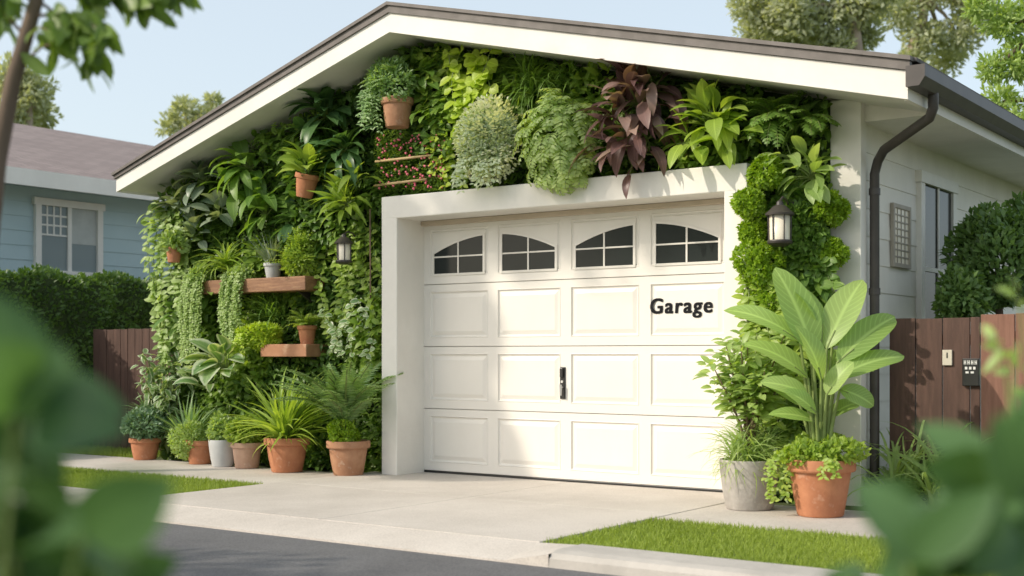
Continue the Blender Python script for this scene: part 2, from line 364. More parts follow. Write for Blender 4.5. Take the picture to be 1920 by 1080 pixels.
# ------------------------------------------------------------ camera, light, sky
cd=bpy.data.cameras.new('Camera'); cam=bpy.data.objects.new('Camera',cd); COL.objects.link(cam); SC.camera=cam
cam.location=CAM; cam.rotation_euler=(R(90),0,TH); cd.sensor_width=36; cd.lens=36*FPX/1920; cd.shift_y=(HY-540)/1920; cd.clip_end=3000; cd.clip_start=.05
cd.dof.use_dof=True; cd.dof.focus_distance=10.6; cd.dof.aperture_fstop=1.8
EL=34; S=Vector((-.60*cos(R(EL)),-.80*cos(R(EL)),sin(R(EL))))
sl_=bpy.data.lights.new('Sun','SUN'); sl_.energy=3.15; sl_.angle=R(.7); sl_.color=(1,.90,.75); so=bpy.data.objects.new('Sun',sl_); COL.objects.link(so)
so.rotation_euler=S.to_track_quat('Z','Y').to_euler(); so.location=(0,-20,20)
w=bpy.data.worlds.new('World'); SC.world=w; w.use_nodes=True; nt=w.node_tree; bg=nt.nodes['Background']; wo=nt.nodes['World Output']
sk=nt.nodes.new('ShaderNodeTexSky'); sk.sky_type='NISHITA'; sk.sun_disc=False; sk.sun_elevation=R(EL); sk.sun_rotation=math.atan2(S.x,S.y); sk.dust_density=3; sk.air_density=.9; sk.ozone_density=1.0
nt.links.new(sk.outputs[0],bg.inputs[0]); bg.inputs[1].default_value=.11
b2_=nt.nodes.new('ShaderNodeBackground'); b2_.inputs[0].default_value=(.50,.54,.525,1); b2_.inputs[1].default_value=1.0
ad=nt.nodes.new('ShaderNodeAddShader'); nt.links.new(bg.outputs[0],ad.inputs[0]); nt.links.new(b2_.outputs[0],ad.inputs[1]); nt.links.new(ad.outputs[0],wo.inputs[0])
SC.view_settings.view_transform='Standard'

# ------------------------------------------------------------ ground
RZ=-.075; YE=-3.42
def struct(o): o['kind']='structure'; return o
struct(MB().quad((-900,-900,-.16),(900,-900,-.16),(900,900,-.16),(-900,900,-.16)).build('ground',M['earth']))
struct(MB().box((-40,-8.3,-.159),(40,YE,RZ)).build('road',M['asphalt']))
struct(MB().box((-40,-14,-.159),(40,-8.45,-.02)).build('verge',M['lawn']))
kb=MB(); kb.bbox((-40,-8.45,-.155),(40,-8.3,0),.02)
DX0,DX1=-.42,3.40
def kerb_profile(y0,y1,ztop): return [(y0,-.155),(y1,-.155),(y1,ztop),(y0+.09,ztop),(y0+.03,ztop-.012),(y0+.005,ztop-.04),(y0,RZ-.01)]
kb.prismX(kerb_profile(YE,-3.075,.014),DX1+.30,40)
kb.prismX(kerb_profile(YE,-2.79,.006),-40,DX0-.30)
struct(kb.build('kerb',M['kerb']))
ap=MB()
def apseg(xa,za,xb,zb,yi):
    n=len(ap.v); e0=lambda z:RZ+.012+z*.06; 
    ap.v+=[(xa,YE,e0(za)),(xb,YE,e0(zb)),(xb,YE+.1,-.045+zb*.055),(xa,YE+.1,-.045+za*.055),(xa,yi,za*.01-.004),(xb,yi,zb*.01-.004),(xa,YE,-.155),(xb,YE,-.155)]
    ap.f+=[(n+6,n+7,n+1,n),(n,n+1,n+2,n+3),(n+3,n+2,n+5,n+4)]
for i in range(4): apseg(DX0-.30+.075*i,1-i/4,DX0-.30+.075*(i+1),1-(i+1)/4,-3.07)
apseg(DX0,0,DX1,0,-3.07)
for i in range(4): apseg(DX1+.075*i,i/4,DX1+.075*(i+1),(i+1)/4,-3.07)
ap.box((DX0-.30,-3.07,-.155),(DX0-.002,-2.79,.0))
struct(ap.build('apron',M['drive']))
dv=MB()
for (x0,x1) in ((DX0,1.62),(1.625,DX1)):
    for (y0,y1) in ((-3.068,-1.45),(-1.445,.055)):
        dv.bbox((x0,y0,-.12),(x1,y1,0),.004)
struct(dv.build('driveway',M['drive']))
pt=MB(); x=-.425
while x>-12: pt.bbox((x-1.8+.005,-1.6,-.12),(x,-.5,-.003),.004); x-=1.8
x=3.405
while x<12: pt.bbox((x,-1.7,-.12),(x+1.8-.005,-.5,-.003),.004); x+=1.8
pt.box((-12,-2.785,-.12),(-3.95,-1.605,-.004))
struct(pt.build('path',M['drive']))
struct(MB().box((-3.94,-2.785,-.155),(DX0-.012,-1.61,-.02)).box((DX1+.012,-3.065,-.155),(40,-1.71,-.02)).build('lawn',M['lawn']))
struct(MB().box((-40,-.49,-.155),(-.44,40,-.03)).box((3.42,-.49,-.155),(40,40,-.03)).box((-.43,.07,-.155),(3.41,40,-.03)).build('garden_bed',M['earth']))
def grassfield(name,label,rects,n,h,m='grass'):
    lf=LF(); tot=sum((b[0]-a[0])*(b[1]-a[1]) for a,b in rects)
    for a,b in rects:
        k=int(n*(b[0]-a[0])*(b[1]-a[1])/tot)
        for i in range(k):
            x=U(a[0],b[0]);y=U(a[1],b[1]); pt_=.5+.5*sin(x*2.3+sin(y*3))*sin(y*2.9+x)
            lf.add((x,y,-.022),(U(-.5,.5),U(-.5,.5),1),h*U(.6,1.2),.0065,U(.2,1),(U(-1,1),U(-1,1),.1),max(0,min(1,pt_*.6+U(0,.4))))
    o=lf.build(name,LM[m],None,'grass',2,0); return tag(o,label,'grass',None,'stuff')
grassfield('kerbside_grass','short mown green grass on the kerbside strips beside the driveway',[((-3.94,-2.785),(DX0-.01,-1.61)),((DX1+.01,-3.065),(7.2,-1.71))],60000,.045)
grassfield('side_grass','green grass beside the brown fence at the left of the garage',[((-7,-.5),(-3.6,.3))],9000,.06)

# ------------------------------------------------------------ garage
G=thing('garage','white gabled garage with a living plant wall around its panelled door','garage',(0.4,3,0))
YF=-.70
TL,TP,TR=onY(218,328,YF),onY(730,8,YF),onY(1702,112,YF)
BL,BP,BR=onY(218,360,YF),onY(730,60,YF),onY(1702,186,YF)
BP.x=TP.x; BL.x=TL.x; BR.x=TR.x
def lin(a,b,x): return a.z+(b.z-a.z)*(x-a.x)/(b.x-a.x)
def zso(x): return lin(BL,BP,x) if x<BP.x else lin(BP,BR,x)
XL,XR=-3.25,4.20; YB=8.5
MB().prismY([(XL,-.12),(XR-.02,-.12),(XR-.02,zso(XR)+.03),(BP.x,BP.z+.03),(XL,zso(XL)+.03)],.06,.2).build('front_wall',M['white'],G)
MB().box((XL,.2,-.12),(XL+.12,YB-.4,2.9)).box((XL,YB-.4,-.12),(XR-.05,YB-.3,2.9)).build('rear_wall',M['white'],G)
sd=MB(); z=-.1; ZS=zso(XR)+.0
sd.box((XR-.12,.2,-.12),(XR-.021,YB-.4,ZS+.1))
while z<ZS:
    z2=min(z+.21,ZS+.05); n=len(sd.v)
    sd.v+=[(XR+.004,.10,z),(XR+.004,YB-.4,z),(XR-.004,YB-.4,z2),(XR-.004,.10,z2),(XR-.014,.10,z),(XR-.014,YB-.4,z)]
    sd.f+=[(n,n+1,n+2,n+3),(n+4,n+5,n+1,n)]; z=z2
sd.build('side_wall',M['sidewall'],G)
cb=MB(); cb.bbox((3.98,-.02,-.1),(XR+.02,.1,zso(4.1)+.02),.006); cb.build('corner_board',M['white'],G)
fa=MB(); tr_=MB(); DT=.075
fa.prismY([(BL.x,BL.z),(BP.x,BP.z),(TP.x,TP.z-DT),(TL.x,TL.z-DT*.6)],YF,YF+.045); fa.prismY([(BP.x,BP.z),(BR.x,BR.z),(TR.x,TR.z-DT),(TP.x,TP.z-DT)],YF,YF+.045)
fa.prismX([(YF+.046,BR.z),(YB,BR.z),(YB,TR.z-DT-.02),(YF+.046,TR.z-DT-.02)],TR.x-.04,TR.x-.002)
fa.prismX([(YF+.046,BL.z),(YB,BL.z),(YB,TL.z-DT-.0),(YF+.046,TL.z-DT-.0)],TL.x+.002,TL.x+.04)
fa.build('fascia',M['white'],G)
tr_.prismY([(TL.x-.02,TL.z-DT*.6),(TP.x,TP.z-DT),(TP.x,TP.z-.012),(TL.x-.02,TL.z-.012)],YF-.02,YF+.03); tr_.prismY([(TP.x,TP.z-DT),(TR.x+.02,TR.z-DT),(TR.x+.02,TR.z-.012),(TP.x,TP.z-.012)],YF-.02,YF+.03)
tr_.prismY([(TL.x-.03,TL.z-.011),(TP.x,TP.z-.011),(TP.x,TP.z+.018),(TL.x-.03,TL.z+.018)],YF-.04,YF+.03); tr_.prismY([(TP.x,TP.z-.011),(TR.x+.03,TR.z-.011),(TR.x+.03,TR.z+.018),(TP.x,TP.z+.018)],YF-.04,YF+.03)
tr_.build('roof_trim',M['roof_edge'],G)
so_=MB(); e=.02
so_.quad((BL.x+.04,YF+.045,BL.z+e),(BP.x,YF+.045,BP.z+e),(BP.x,.06,BP.z+e),(BL.x+.04,.06,BL.z+e))
so_.quad((BP.x,YF+.045,BP.z+e),(BR.x-.04,YF+.045,BR.z+e),(BR.x-.04,.06,BR.z+e),(BP.x,.06,BP.z+e))
so_.quad((XR-.02,.06,BR.z+e),(BR.x-.04,.06,BR.z+e),(BR.x-.04,YB,BR.z+e),(XR-.02,YB,BR.z+e))
so_.quad((XR-.02,.0601,zso(XR-.02)+e),(BR.x-.04,.0601,BR.z+e),(XR-.02,.0601,BR.z+e),(XR-.02,.0601,BR.z+e+.001))
so_.quad((BL.x+.04,.06,BL.z+e),(XL+.02,.06,BL.z+e),(XL+.02,YB,BL.z+e),(BL.x+.04,YB,BL.z+e))
so_.build('soffit',M['soffit'],G)
rf=MB(); rf.prismY([(TL.x-.03,TL.z-.01),(TP.x,TP.z-.01),(TP.x,TP.z+.016),(TL.x-.03,TL.z+.016)],YF+.031,YB); rf.prismY([(TP.x,TP.z-.01),(TR.x+.05,TR.z-.01),(TR.x+.05,TR.z+.016),(TP.x,TP.z+.016)],YF+.031,YB)
rf.build('roof',M['shingle'],G)
gx=TR.x; gz=TR.z-.05
gu=MB(); prof=[(gx,gz-.14),(gx+.09,gz-.14),(gx+.13,gz-.08),(gx+.13,gz),(gx+.115,gz),(gx+.115,gz-.075),(gx+.085,gz-.125),(gx+.012,gz-.125),(gx+.012,gz),(gx,gz)]
gu.prismY(prof,YF-.03,YB); gu.prismY([(gx,gz-.14),(gx+.09,gz-.14),(gx+.13,gz-.08),(gx+.13,gz),(gx,gz)],YF-.045,YF-.031)
gu.build('gutter',M['gutter'],G)
ds=MB(); g0=Vector((gx+.065,-.36,gz-.13)); dx=XR+.07; dy=.13
ds.tube([g0,g0+Vector((0,0,-.10)),g0+Vector((-.03,.02,-.16)),(dx+.1,dy-.08,2.62),(dx+.03,dy-.015,2.55),(dx,dy,2.46),(dx,dy,1.2),(dx,dy,.1)],.036,12)
for zz in (2.3,1.55): ds.tube([(dx,dy,zz),(dx,dy,zz+.05)],.043,12)
autosmooth(ds.build('downspout',M['gutter'],G),50)
YP=-.39; PX0,PX1,DXR,PZ0,PZ1=-.185,3.47,3.28,2.345,2.55
ps=MB(); ps.bbox((PX0,YP,-.1),(0,.058,PZ0+.01),.008); ps.bbox((DXR,YP,-.1),(PX1,.058,PZ0+.01),.008); ps.bbox((PX0-.001,YP-.001,PZ0),(PX1+.001,.057,PZ1),.008)
ps.build('door_surround',M['white'],G)
MB().bbox((.001,-.05,2.30),(DXR-.001,.02,PZ0-.002),.004).build('door_head_trim',M['trimbeige'],G)
GD=bpy.data.objects.new('garage_door',None); COL.objects.link(GD); GD.parent=G; GD.location=Vector((1.64,0,0))-G.location
def rings(mb,x0,x1,z0,z1,steps):
    prev=[(x0,0,z0),(x1,0,z0),(x1,0,z1),(x0,0,z1)]
    for ins,y in steps:
        cur=[(x0+ins,y,z0+ins),(x1-ins,y,z0+ins),(x1-ins,y,z1-ins),(x0+ins,y,z1-ins)]
        for i in range(4): j=(i+1)%4; mb.quad(prev[i],prev[j],cur[j],cur[i])
        prev=cur
    mb.quad(*prev)
CW=.783; SH=.5775; X0=.01
def colx(k): return X0+k*CW
for r_ in range(4):
    z0=.02+r_*SH+.004; z1=.02+(r_+1)*SH-.004
    xc=[0.0]+[v for k in range(4) for v in (colx(k)+.06,colx(k+1)-.045)]+[DXR]
    zc=[z0,z0+.075,z1-.06,z1]; mb=MB()
    for i in range(len(xc)-1):
        for j in range(3):
            if i%2==1 and j==1:
                rings(mb,xc[i],xc[i+1],zc[j],zc[j+1],[(.006,-.004),(.016,.010),(.026,.012),(.062,.001)] if r_<3 else [(.006,-.003),(.014,.007),(.024,.008),(.032,.001)])
            else: mb.quad((xc[i],0,zc[j]),(xc[i+1],0,zc[j]),(xc[i+1],0,zc[j+1]),(xc[i],0,zc[j+1]))
    b_=.006
    mb.quad((0,.0,z1),(DXR,0,z1),(DXR,.02,z1+b_*.4),(0,.02,z1+b_*.4)); mb.quad((0,.02,z0-b_*.4),(DXR,.02,z0-b_*.4),(DXR,0,z0),(0,0,z0))
    mb.build('door_section',M['door'],GD)
MB().box((0,.021,.0),(DXR,.045,2.34)).build('door_core',M['door'],GD)
MB().bbox((.005,-.004,.001),(DXR-.005,.02,.02),.003).build('bottom_seal',M['black'],GD)
wz0=1.85; 
def archz(u): return 2.185-.15*((u-1)**2)
for k in range(4):
    xa=colx(k)+.118; xb=colx(k+1)-.098; ua=lambda x:(x-(colx(k-k%2)+.118))/((colx(k-k%2+2)-.098)-(colx(k-k%2)+.118))*2
    n=12; top=[(xa+(xb-xa)*i/n,archz(ua(xa+(xb-xa)*i/n))) for i in range(n+1)]
    g=MB(); gp=[(xa,wz0),(xb,wz0)]+[(x,z) for x,z in reversed(top)]
    fr=MB(); fw=.020
    outer=[(xa-fw,wz0-fw),(xb+fw,wz0-fw)]+[(x+(fw if i==n else -fw if i==0 else 0),z+fw) for i,(x,z) in reversed(list(enumerate(top)))]
    m_=len(gp)
    for i in range(m_):
        j=(i+1)%m_; a,b2=gp[i],gp[j]; c,d=outer[i],outer[j]
        fr.quad((c[0],-.009,c[1]),(d[0],-.009,d[1]),(b2[0],-.012,b2[1]),(a[0],-.012,a[1]))
        fr.quad((a[0],-.012,a[1]),(b2[0],-.012,b2[1]),(b2[0],-.003,b2[1]),(a[0],-.003,a[1]))
        fr.quad((d[0],-.009,d[1]),(c[0],-.009,c[1]),(c[0],.002,c[1]),(d[0],.002,d[1]))
    xm=(xa+xb)/2; zm=wz0+.155
    fr.bbox((xm-.008,-.0115,wz0),(xm+.008,-.003,archz(ua(xm))),.002); fr.bbox((xa,-.011,zm-.007),(xb,-.0035,zm+.007),.002)
    fo=fr.build('window',M['door'],GD)
    g.prismY(gp,-.0032,.0005); g.build('pane',M['glass'],fo)
hx=onY(1056,700,0).x; hd=MB(); hz0,hz1=onY(1056,748,0).z,onY(1056,688,0).z
hd.bbox((hx-.026,-.012,hz0),(hx+.026,-.0005,hz1),.005); hd.bbox((hx-.02,-.03,hz1-.09),(hx+.012,-.013,hz1-.01),.006); hd.build('handle_plate',M['black'],GD)
hd=MB(); hd.tube([(hx+.002,-.012,hz0+.10),(hx+.002,-.045,hz0+.10)],.009,10); hd.tube([(hx+.002,-.045,hz0+.125),(hx+.002,-.045,hz0+.03)],[.012,.009],10); hd.tube([(hx-.002,-.02,hz0+.15),(hx-.002,-.012,hz0+.15)],.012,10)
autosmooth(hd.build('handle_lever',M['chrome'],GD))
cu=bpy.data.curves.new('t','FONT'); cu.body='Garage'; cu.size=1; cu.shear=.07; cu.resolution_u=10; cu.space_character=1.15
to=bpy.data.objects.new('t',cu); COL.objects.link(to); dg=bpy.context.evaluated_depsgraph_get(); me=bpy.data.meshes.new_from_object(to.evaluated_get(dg))
V=np.array([v.co[:] for v in me.vertices]); xa,xb=onY(1219,590).x,onY(1337,590).x; zb=onY(1275,586.5).z
bw=.072; sx=(xb-xa)/(V[:,0].max()-V[:,0].min()+bw); hs=.128/ .73; VV=[];FF=[]; q=0
for i,ox in enumerate(np.linspace(0,bw,8)):
    for oz in (-.016,0,.016):
        VV.append(np.stack([xa+(V[:,0]-V[:,0].min()+ox)*sx,np.full(len(V),-.0025-.0001*q),zb+(V[:,1]+oz)*hs],1)); FF+=[tuple(v+q*len(V) for v in p.vertices) for p in me.polygons]; q+=1
mesh_np('lettering',np.concatenate(VV),FF,M['ink'],GD); bpy.data.objects.remove(to)
ya,yb=onX(1718,400,XR).y,onX(1785,400,XR).y; zt=onX(1718,342,XR).z; zb_=1.2
fr=MB(); 
fr.bbox((XR-.005,ya,zb_-.09),(XR+.045,ya+.1,zt),.005);fr.bbox((XR-.005,yb-.1,zb_-.09),(XR+.045,yb,zt),.005)
fr.bbox((XR-.005,ya-.02,zt-.0),(XR+.055,yb+.02,zt+.1),.005);fr.bbox((XR-.005,ya-.03,zb_-.15),(XR+.07,yb+.03,zb_-.09),.005)
SWf=fr.build('side_window',M['white'],G)
gl=MB(); gl.box((XR+.013,ya+.1,zb_-.09),(XR+.02,yb-.1,zt)); gl.build('window_glass',M['glass'],SWf)
mu=MB()
for yy in (ya+.5,): mu.bbox((XR+.021,yy-.015,zb_-.09),(XR+.034,yy+.015,zt),.003)
for zz in (zb_+.62,): mu.bbox((XR+.0205,ya+.1,zz-.02),(XR+.033,yb-.1,zz+.02),.003)
mu.build('muntin',M['white'],SWf)
ya,yb=onX(1668,400,XR).y,onX(1701,400,XR).y; zt=onX(1668,380,XR).z; z0=onX(1668,500,XR).z
LT=thing('lattice_window','small pale framed lattice window on the side wall by the downspout','window',(XR,ya,z0))
la=MB(); la.bbox((XR+.005,ya+.02,z0+.02),(XR+.02,yb-.02,zt-.02),.004); la.build('panel',M['lglass'],LT)
la=MB(); la.bbox((XR+.004,ya,z0),(XR+.035,ya+.035,zt),.004); la.bbox((XR+.004,yb-.035,z0),(XR+.035,yb,zt),.004); la.bbox((XR+.003,ya+.03,z0),(XR+.034,yb-.03,z0+.035),.004); la.bbox((XR+.003,ya+.03,zt-.035),(XR+.034,yb-.03,zt),.004); la.build('frame',M['lat'],LT)
la=MB()
for i in range(1,4): yy=ya+.03+(yb-ya-.06)*i/4; la.bbox((XR+.0205,yy-.006,z0+.03),(XR+.026,yy+.006,zt-.03),.002)
for i in range(1,8): zz=z0+.03+(zt-z0-.06)*i/8; la.bbox((XR+.0203,ya+.03,zz-.006),(XR+.027,yb-.03,zz+.006),.002)
la.build('lattice',M['lat'],LT)
MB().prismY([(XL+.02,0.0),(PX0-.005,0.0),(PX0-.005,PZ1+.005),(PX1+.005,PZ1+.005),(PX1+.005,.0),(3.975,.0),(3.975,zso(3.975)-.0),(BP.x,BP.z-.0),(XL+.02,zso(XL))],.0,.058).build('planting_felt',M['felt'],G)

# ------------------------------------------------------------ living wall stuff
seeds=[(U(XL,4),U(0,4.1),U(0,1),U(.05,.15),U(-1,1)) for _ in range(90)]
lf=LF(); cnt=0
while cnt<25000:
    x=U(XL-.12,4.0); z=U(.02,4.1)
    if z>zso(x)-.02 or (PX0-.02<x<PX1+.02 and z<PZ1+.02): continue
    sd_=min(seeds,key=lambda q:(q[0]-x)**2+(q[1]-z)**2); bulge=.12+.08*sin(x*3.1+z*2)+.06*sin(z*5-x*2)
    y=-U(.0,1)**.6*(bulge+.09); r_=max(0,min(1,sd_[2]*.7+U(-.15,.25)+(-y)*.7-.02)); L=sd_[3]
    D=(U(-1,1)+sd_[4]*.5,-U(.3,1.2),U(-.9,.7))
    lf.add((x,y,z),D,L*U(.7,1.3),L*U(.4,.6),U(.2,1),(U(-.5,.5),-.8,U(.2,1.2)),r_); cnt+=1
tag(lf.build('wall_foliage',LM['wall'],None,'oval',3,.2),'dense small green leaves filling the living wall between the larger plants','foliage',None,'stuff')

# ------------------------------------------------------------ wall plants
def W(px,py,y=-.22): return onY(px,py,y)
gP='plants growing on the living wall'
def wros(label,px,py,n,L,Wd,m,prof='oval',seg=6,y=-.2,el=(-25,80),bend=(.5,1.3),sl=.12,name='leafy_wall_plant',jit=.05,fold=.25,flat=.2,more=()):
    a=LF(); s_=MB(); c=W(px,py,y); ros(a,c,n,L,Wd,el,bend,stem=s_,sl=sl,front=True,flat=flat,jit=jit)
    for (qx,qy,k) in more: ros(a,W(qx,qy,y),k,L*.9,Wd*.9,el,bend,stem=s_,sl=sl,front=True,flat=flat,jit=jit)
    return plant(name,label,[('foliage',a,LM[m],dict(prof=prof,seg=seg,fold=fold)),('stem',s_,M['stem'])],gP,loc=c)
wros('dark glossy long leaved plant under the left soffit, left of the hanging fern pot',615,220,30,.36,.13,'dark',more=((650,290,14),(585,270,12)))
wros('grey green broad leaved plant at the upper left end of the wall',385,345,26,.26,.145,'grey',y=-.28,more=((345,395,14),(415,405,14),(365,450,10)))
wros('large arching mid green leaves left of the tilted orange pot',468,320,26,.36,.13,'mid',y=-.28,bend=(.8,1.6),more=((500,370,10),(440,365,8)))
wros('long dark drooping leaves above the left lantern',650,290,18,.40,.10,'dark','lance',y=-.28,bend=(.8,1.6))
wros('bright long leaved plant just above the left wall lantern',650,385,30,.32,.07,'bright','lance',y=-.34,sl=.08,el=(-10,85),more=((670,340,12),))
wros('burgundy leaved plant with long purple brown leaves above the door header',1195,195,36,.36,.12,'purple',y=-.36,bend=(.6,1.5),el=(-45,85),more=((1170,260,20),(1225,170,12),(1215,260,14),(1190,290,8)),jit=.12)
wros('bright green broad leaved plant over the right end of the door header',1335,235,30,.29,.12,'bright',y=-.36,el=(-35,80),more=((1300,270,12),(1370,270,12)))
wros('pale green oval leaved plant above the right lantern',1520,335,22,.24,.10,'pale',y=-.26,more=((1485,300,8),))
wros('dark broad leaved plant just above the upper shelf',500,405,18,.28,.15,'mid',y=-.24)
wros('large white edged leaves standing behind the ground pots',425,695,22,.30,.17,'varie',y=-.48,sl=.18,el=(10,75),more=((395,735,10),))
wros('green broad leaved clump below the left end of the upper shelf',350,600,20,.24,.11,'mid',more=((400,560,10),))
wros('small bright leaved clump beside the far left trailing climber',312,430,20,.18,.085,'pale',y=-.22,more=((300,390,8),(315,480,10)))
wros('mid green leaved clump left of the lime vine near the roof peak',800,150,20,.22,.10,'mid',y=-.2,more=((815,210,10),))
wros('deep green leaves behind the left end of the tilted pot',590,340,16,.26,.12,'dark',y=-.22,more=((560,420,12),))
def wvine(label,x0,x1,yt,yb,n,L,Wd,m,prof='oval',step=.05,y=-.24,stemc='stem',down=.2):
    a=LF(); s_=MB()
    for i in range(n):
        px=x0+(x1-x0)*(i+.5)/n+U(-6,6); pts=[]; y0_=yt+U(0,.15)*(yb-yt); y1_=yb-U(0,.3)*(yb-yt); ph=U(0,6)
        for j in range(8): t=j/7; pts.append(W(px+14*sin(ph+t*5),y0_+(y1_-y0_)*t,y-U(0,.08)))
        strand(a,pts,step,L,Wd,s_,.004,down)
    return plant('climbing_vine',label,[('foliage',a,LM[m],dict(prof=prof,seg=4)),('stem',s_,M[stemc])],gP,loc=W((x0+x1)/2,yb,y))
wvine('green oval leaved vine right of the hanging fern pot',785,850,90,270,6,.13,.075,'bright',step=.06,y=-.2)
wvine('lime green round leaved vine below the roof peak',845,930,92,290,7,.12,.105,'lime','round',.065,-.28)
wvine('small lime leaved vine between flowering patch and pale sage bush',815,862,250,370,5,.07,.05,'lime',step=.04)
wvine('small leaved climber running up beside the left edge of the door surround',610,712,420,680,9,.09,.055,'bright',step=.05,y=-.2)
wvine('white edged climber low beside the left edge of the door surround',615,700,560,700,4,.085,.055,'varie',step=.055,y=-.3)
wvine('bright climber trailing down the far left corner of the wall',290,350,375,740,9,.11,.06,'pale',step=.06,y=-.28)
wvine('thin leafy climber at the foot of the right plant column',1400,1490,500,820,8,.10,.055,'bright',step=.045,y=-.42)
wvine('dense leafy climber at the right edge of the plant column',1500,1565,480,660,6,.09,.055,'mid',step=.045,y=-.2)
a=LF(); b2=LF(); c=W(922,262,-.38); bush(a,c,(.33,.22,.35),3000,.05,.028,12,front=True); trail(a,(c.x-.02,c.y-.02,c.z-.18),.22,24,.28,.03,.05,.03)
for i in range(1100):
    d=rdir(); d.y=-abs(d.y); b2.add(c+Vector((d.x*.34,d.y*.23,d.z*.36))*U(.8,1.05),d,.034,.03,.1)
plant('pale_flowering_bush','pale sage green bush with tiny white flowers spilling over the door header',[('foliage',a,LM['sage'],dict(prof='oval',seg=2)),('flower',b2,LM['white'],dict(prof='round',seg=2))],gP,loc=c)
a=LF(); ros(a,W(1005,165,-.18),160,.46,.016,(-10,85),(.8,2.0),front=True,jit=.08); ros(a,W(1065,150,-.18),80,.38,.016,(-10,85),(.8,2.0),front=True,jit=.06)
plant('grassy_tuft','dark arching grass tuft high on the wall between two bushes',[('foliage',a,LM['mid'],dict(prof='grass',seg=5))],gP)
a=LF(); ros(a,W(515,590,-.16),150,.30,.016,(0,85),(.5,1.6),front=True,jit=.09)
plant('grassy_tuft','green grass tuft growing on the wall between the two shelves',[('foliage',a,LM['mid'],dict(prof='grass',seg=4))],gP)
a=LF(); s_=MB(); c=W(1055,258,-.40)
for i in range(170):
    d=rdir(); d.y=-abs(d.y); r0=U(.6,1); p0=c+Vector((d.x*.28,d.y*.20,d.z*.38))*r0
    D=Vector((d.x*.7+U(-.3,.3),-abs(d.y)*.5-.25,d.z*.4+.1)); frond(a,p0,D,U(.16,.28),U(1.4,2.2),7,.085,.030,s_,.002)
plant('drooping_bush','drooping pale green bushy plant hanging over the middle of the door header',[('foliage',a,LM['droop'],dict(prof='lance',seg=3)),('stem',s_,M['stem'])],gP,loc=c)
a=LF(); s_=MB(); ferns(a,W(1450,225,-.22),24,.38,1.5,12,.09,.028,(-20,80),s_,True); ferns(a,W(1515,230,-.22),16,.32,1.5,12,.08,.025,(-20,80),s_,True)
plant('wall_fern','thin leaved green fern under the eave at the right end of the wall',[('foliage',a,LM['mid'],dict(prof='lance',seg=3)),('stem',s_,M['stem'])],gP,loc=W(1450,225,-.16))
a=LF(); fl=MB(); 
for i in range(3400):
    p=W(U(704,838),U(246,358),-.18-U(0,.08)); a.add(p,(U(-1,1),-U(.2,1),U(-.5,1)),.035,.02,.3)
for i in range(130):
    p=W(U(706,835),U(250,355),-.28-U(0,.02)); r_=U(.008,.014)
    fl.lathe(p,[(.001,-r_),(r_,-r_*.3),(r_,r_*.4),(.001,r_)],6)
plant('flowering_patch','small leaved patch dotted with pink flowers below the hanging fern pot',[('foliage',a,LM['wall'],dict(prof='oval',seg=2)),('flower',fl,M['pink'],dict(smooth=True))],gP,loc=W(770,358,-.2))
for (x0,y0,x1,y1,lb) in ((704,303,812,291,'upper of the two thin wooden sticks across the pink flowering patch'),(702,348,800,336,'lower of the two thin wooden sticks across the pink flowering patch')):
    o=MB().tube([W(x0,y0,-.3),W((x0+x1)/2,(y0+y1)/2,-.305),W(x1,y1,-.3)],[.011,.013,.010],8).build('wooden_stick',M['bamboo'],None,True); tag(o,lb,'stick')
for (px,py,rr,yy,lb) in ((1432,325,36,-.40,'bright mossy ball shrub topmost in the right plant column'),(1410,380,32,-.46,'bright mossy ball shrub left of the right lantern'),(1558,392,34,-.16,'mossy ball shrub right of the right lantern'),
    (1420,495,46,-.48,'large mossy ball shrub just below the right lantern'),(1556,474,32,-.16,'small mossy ball shrub at the right edge below lantern height'),(1415,436,26,-.42,'small mossy ball shrub wedged beside the right lantern bracket'),(1445,560,36,-.40,'lowest mossy ball shrub in the right plant column')):
    a=LF(); c=W(px,py,yy); r_=rr*dep(c)/FPX; bush(a,c,(r_*1.1,r_*.9,r_),2000,.036,.022,16,inner=.2)
    o=plant('mossy_shrub',lb,[('foliage',a,LM['moss'],dict(prof='oval',seg=2))],'mossy ball shrubs in the right plant column')
a=LF(); bush(a,W(1495,440,-.2),(.25,.16,.42),1700,.08,.045,10,front=True); bush(a,W(1480,620,-.2),(.25,.16,.42),1300,.08,.045,10,front=True)
plant('column_shrub','loose green shrub filling the column behind the right lantern',[('foliage',a,LM['mid'],dict(seg=3))],gP)

# ------------------------------------------------------------ pots
def pot_mesh(t,base,rt,rb,h,m,rim=True,seg=40):
    mb=MB(); th=rt*.09
    pr=[(.001,0),(rb*.96,0),(rb,.01)]
    if rim: pr+=[(rb+(rt*.93-rb)*.5,h*.42),(rb+(rt*.93-rb)*.85,h*.78),(rt,h*.79),(rt*1.03,h*.82),(rt*1.03,h*.97),(rt*1.01,h),(rt-th,h),(rt-th*1.3,h*.86)]
    else: pr+=[(rb+(rt-rb)*.45,h*.35),(rb+(rt-rb)*.85,h*.75),(rt,h*.97),(rt*.99,h),(rt-th,h),(rt-th*1.3,h*.86)]
    pr+=[(.001,h*.86)]
    mb.lathe(base,pr,seg,.006); autosmooth(mb.build('pot',m,t),30)
    sb=MB(); sb.lathe(base,[(rt-th*1.35,h*.865),(rt*.6,h*.89),(.001,h*.9)],24); sb.build('soil',M['soil'],t,True)
def potted(px,py,tw,bw,h,m,label,group=None,rim=True,wall=None,name='potted_plant'):
    base=onZ(px,py,0) if wall is None else W(px,py,wall); k=dep(base)/FPX
    if wall is None: base.z=0
    t=thing(name,label,'potted plant',base,group)
    rt,rb,hh=tw*k/2,bw*k/2,h*k
    pot_mesh(t,base,rt,rb,hh,m,rim); return t,base+Vector((0,0,hh*.92)),rt,k
gG='potted plants standing on the ground'
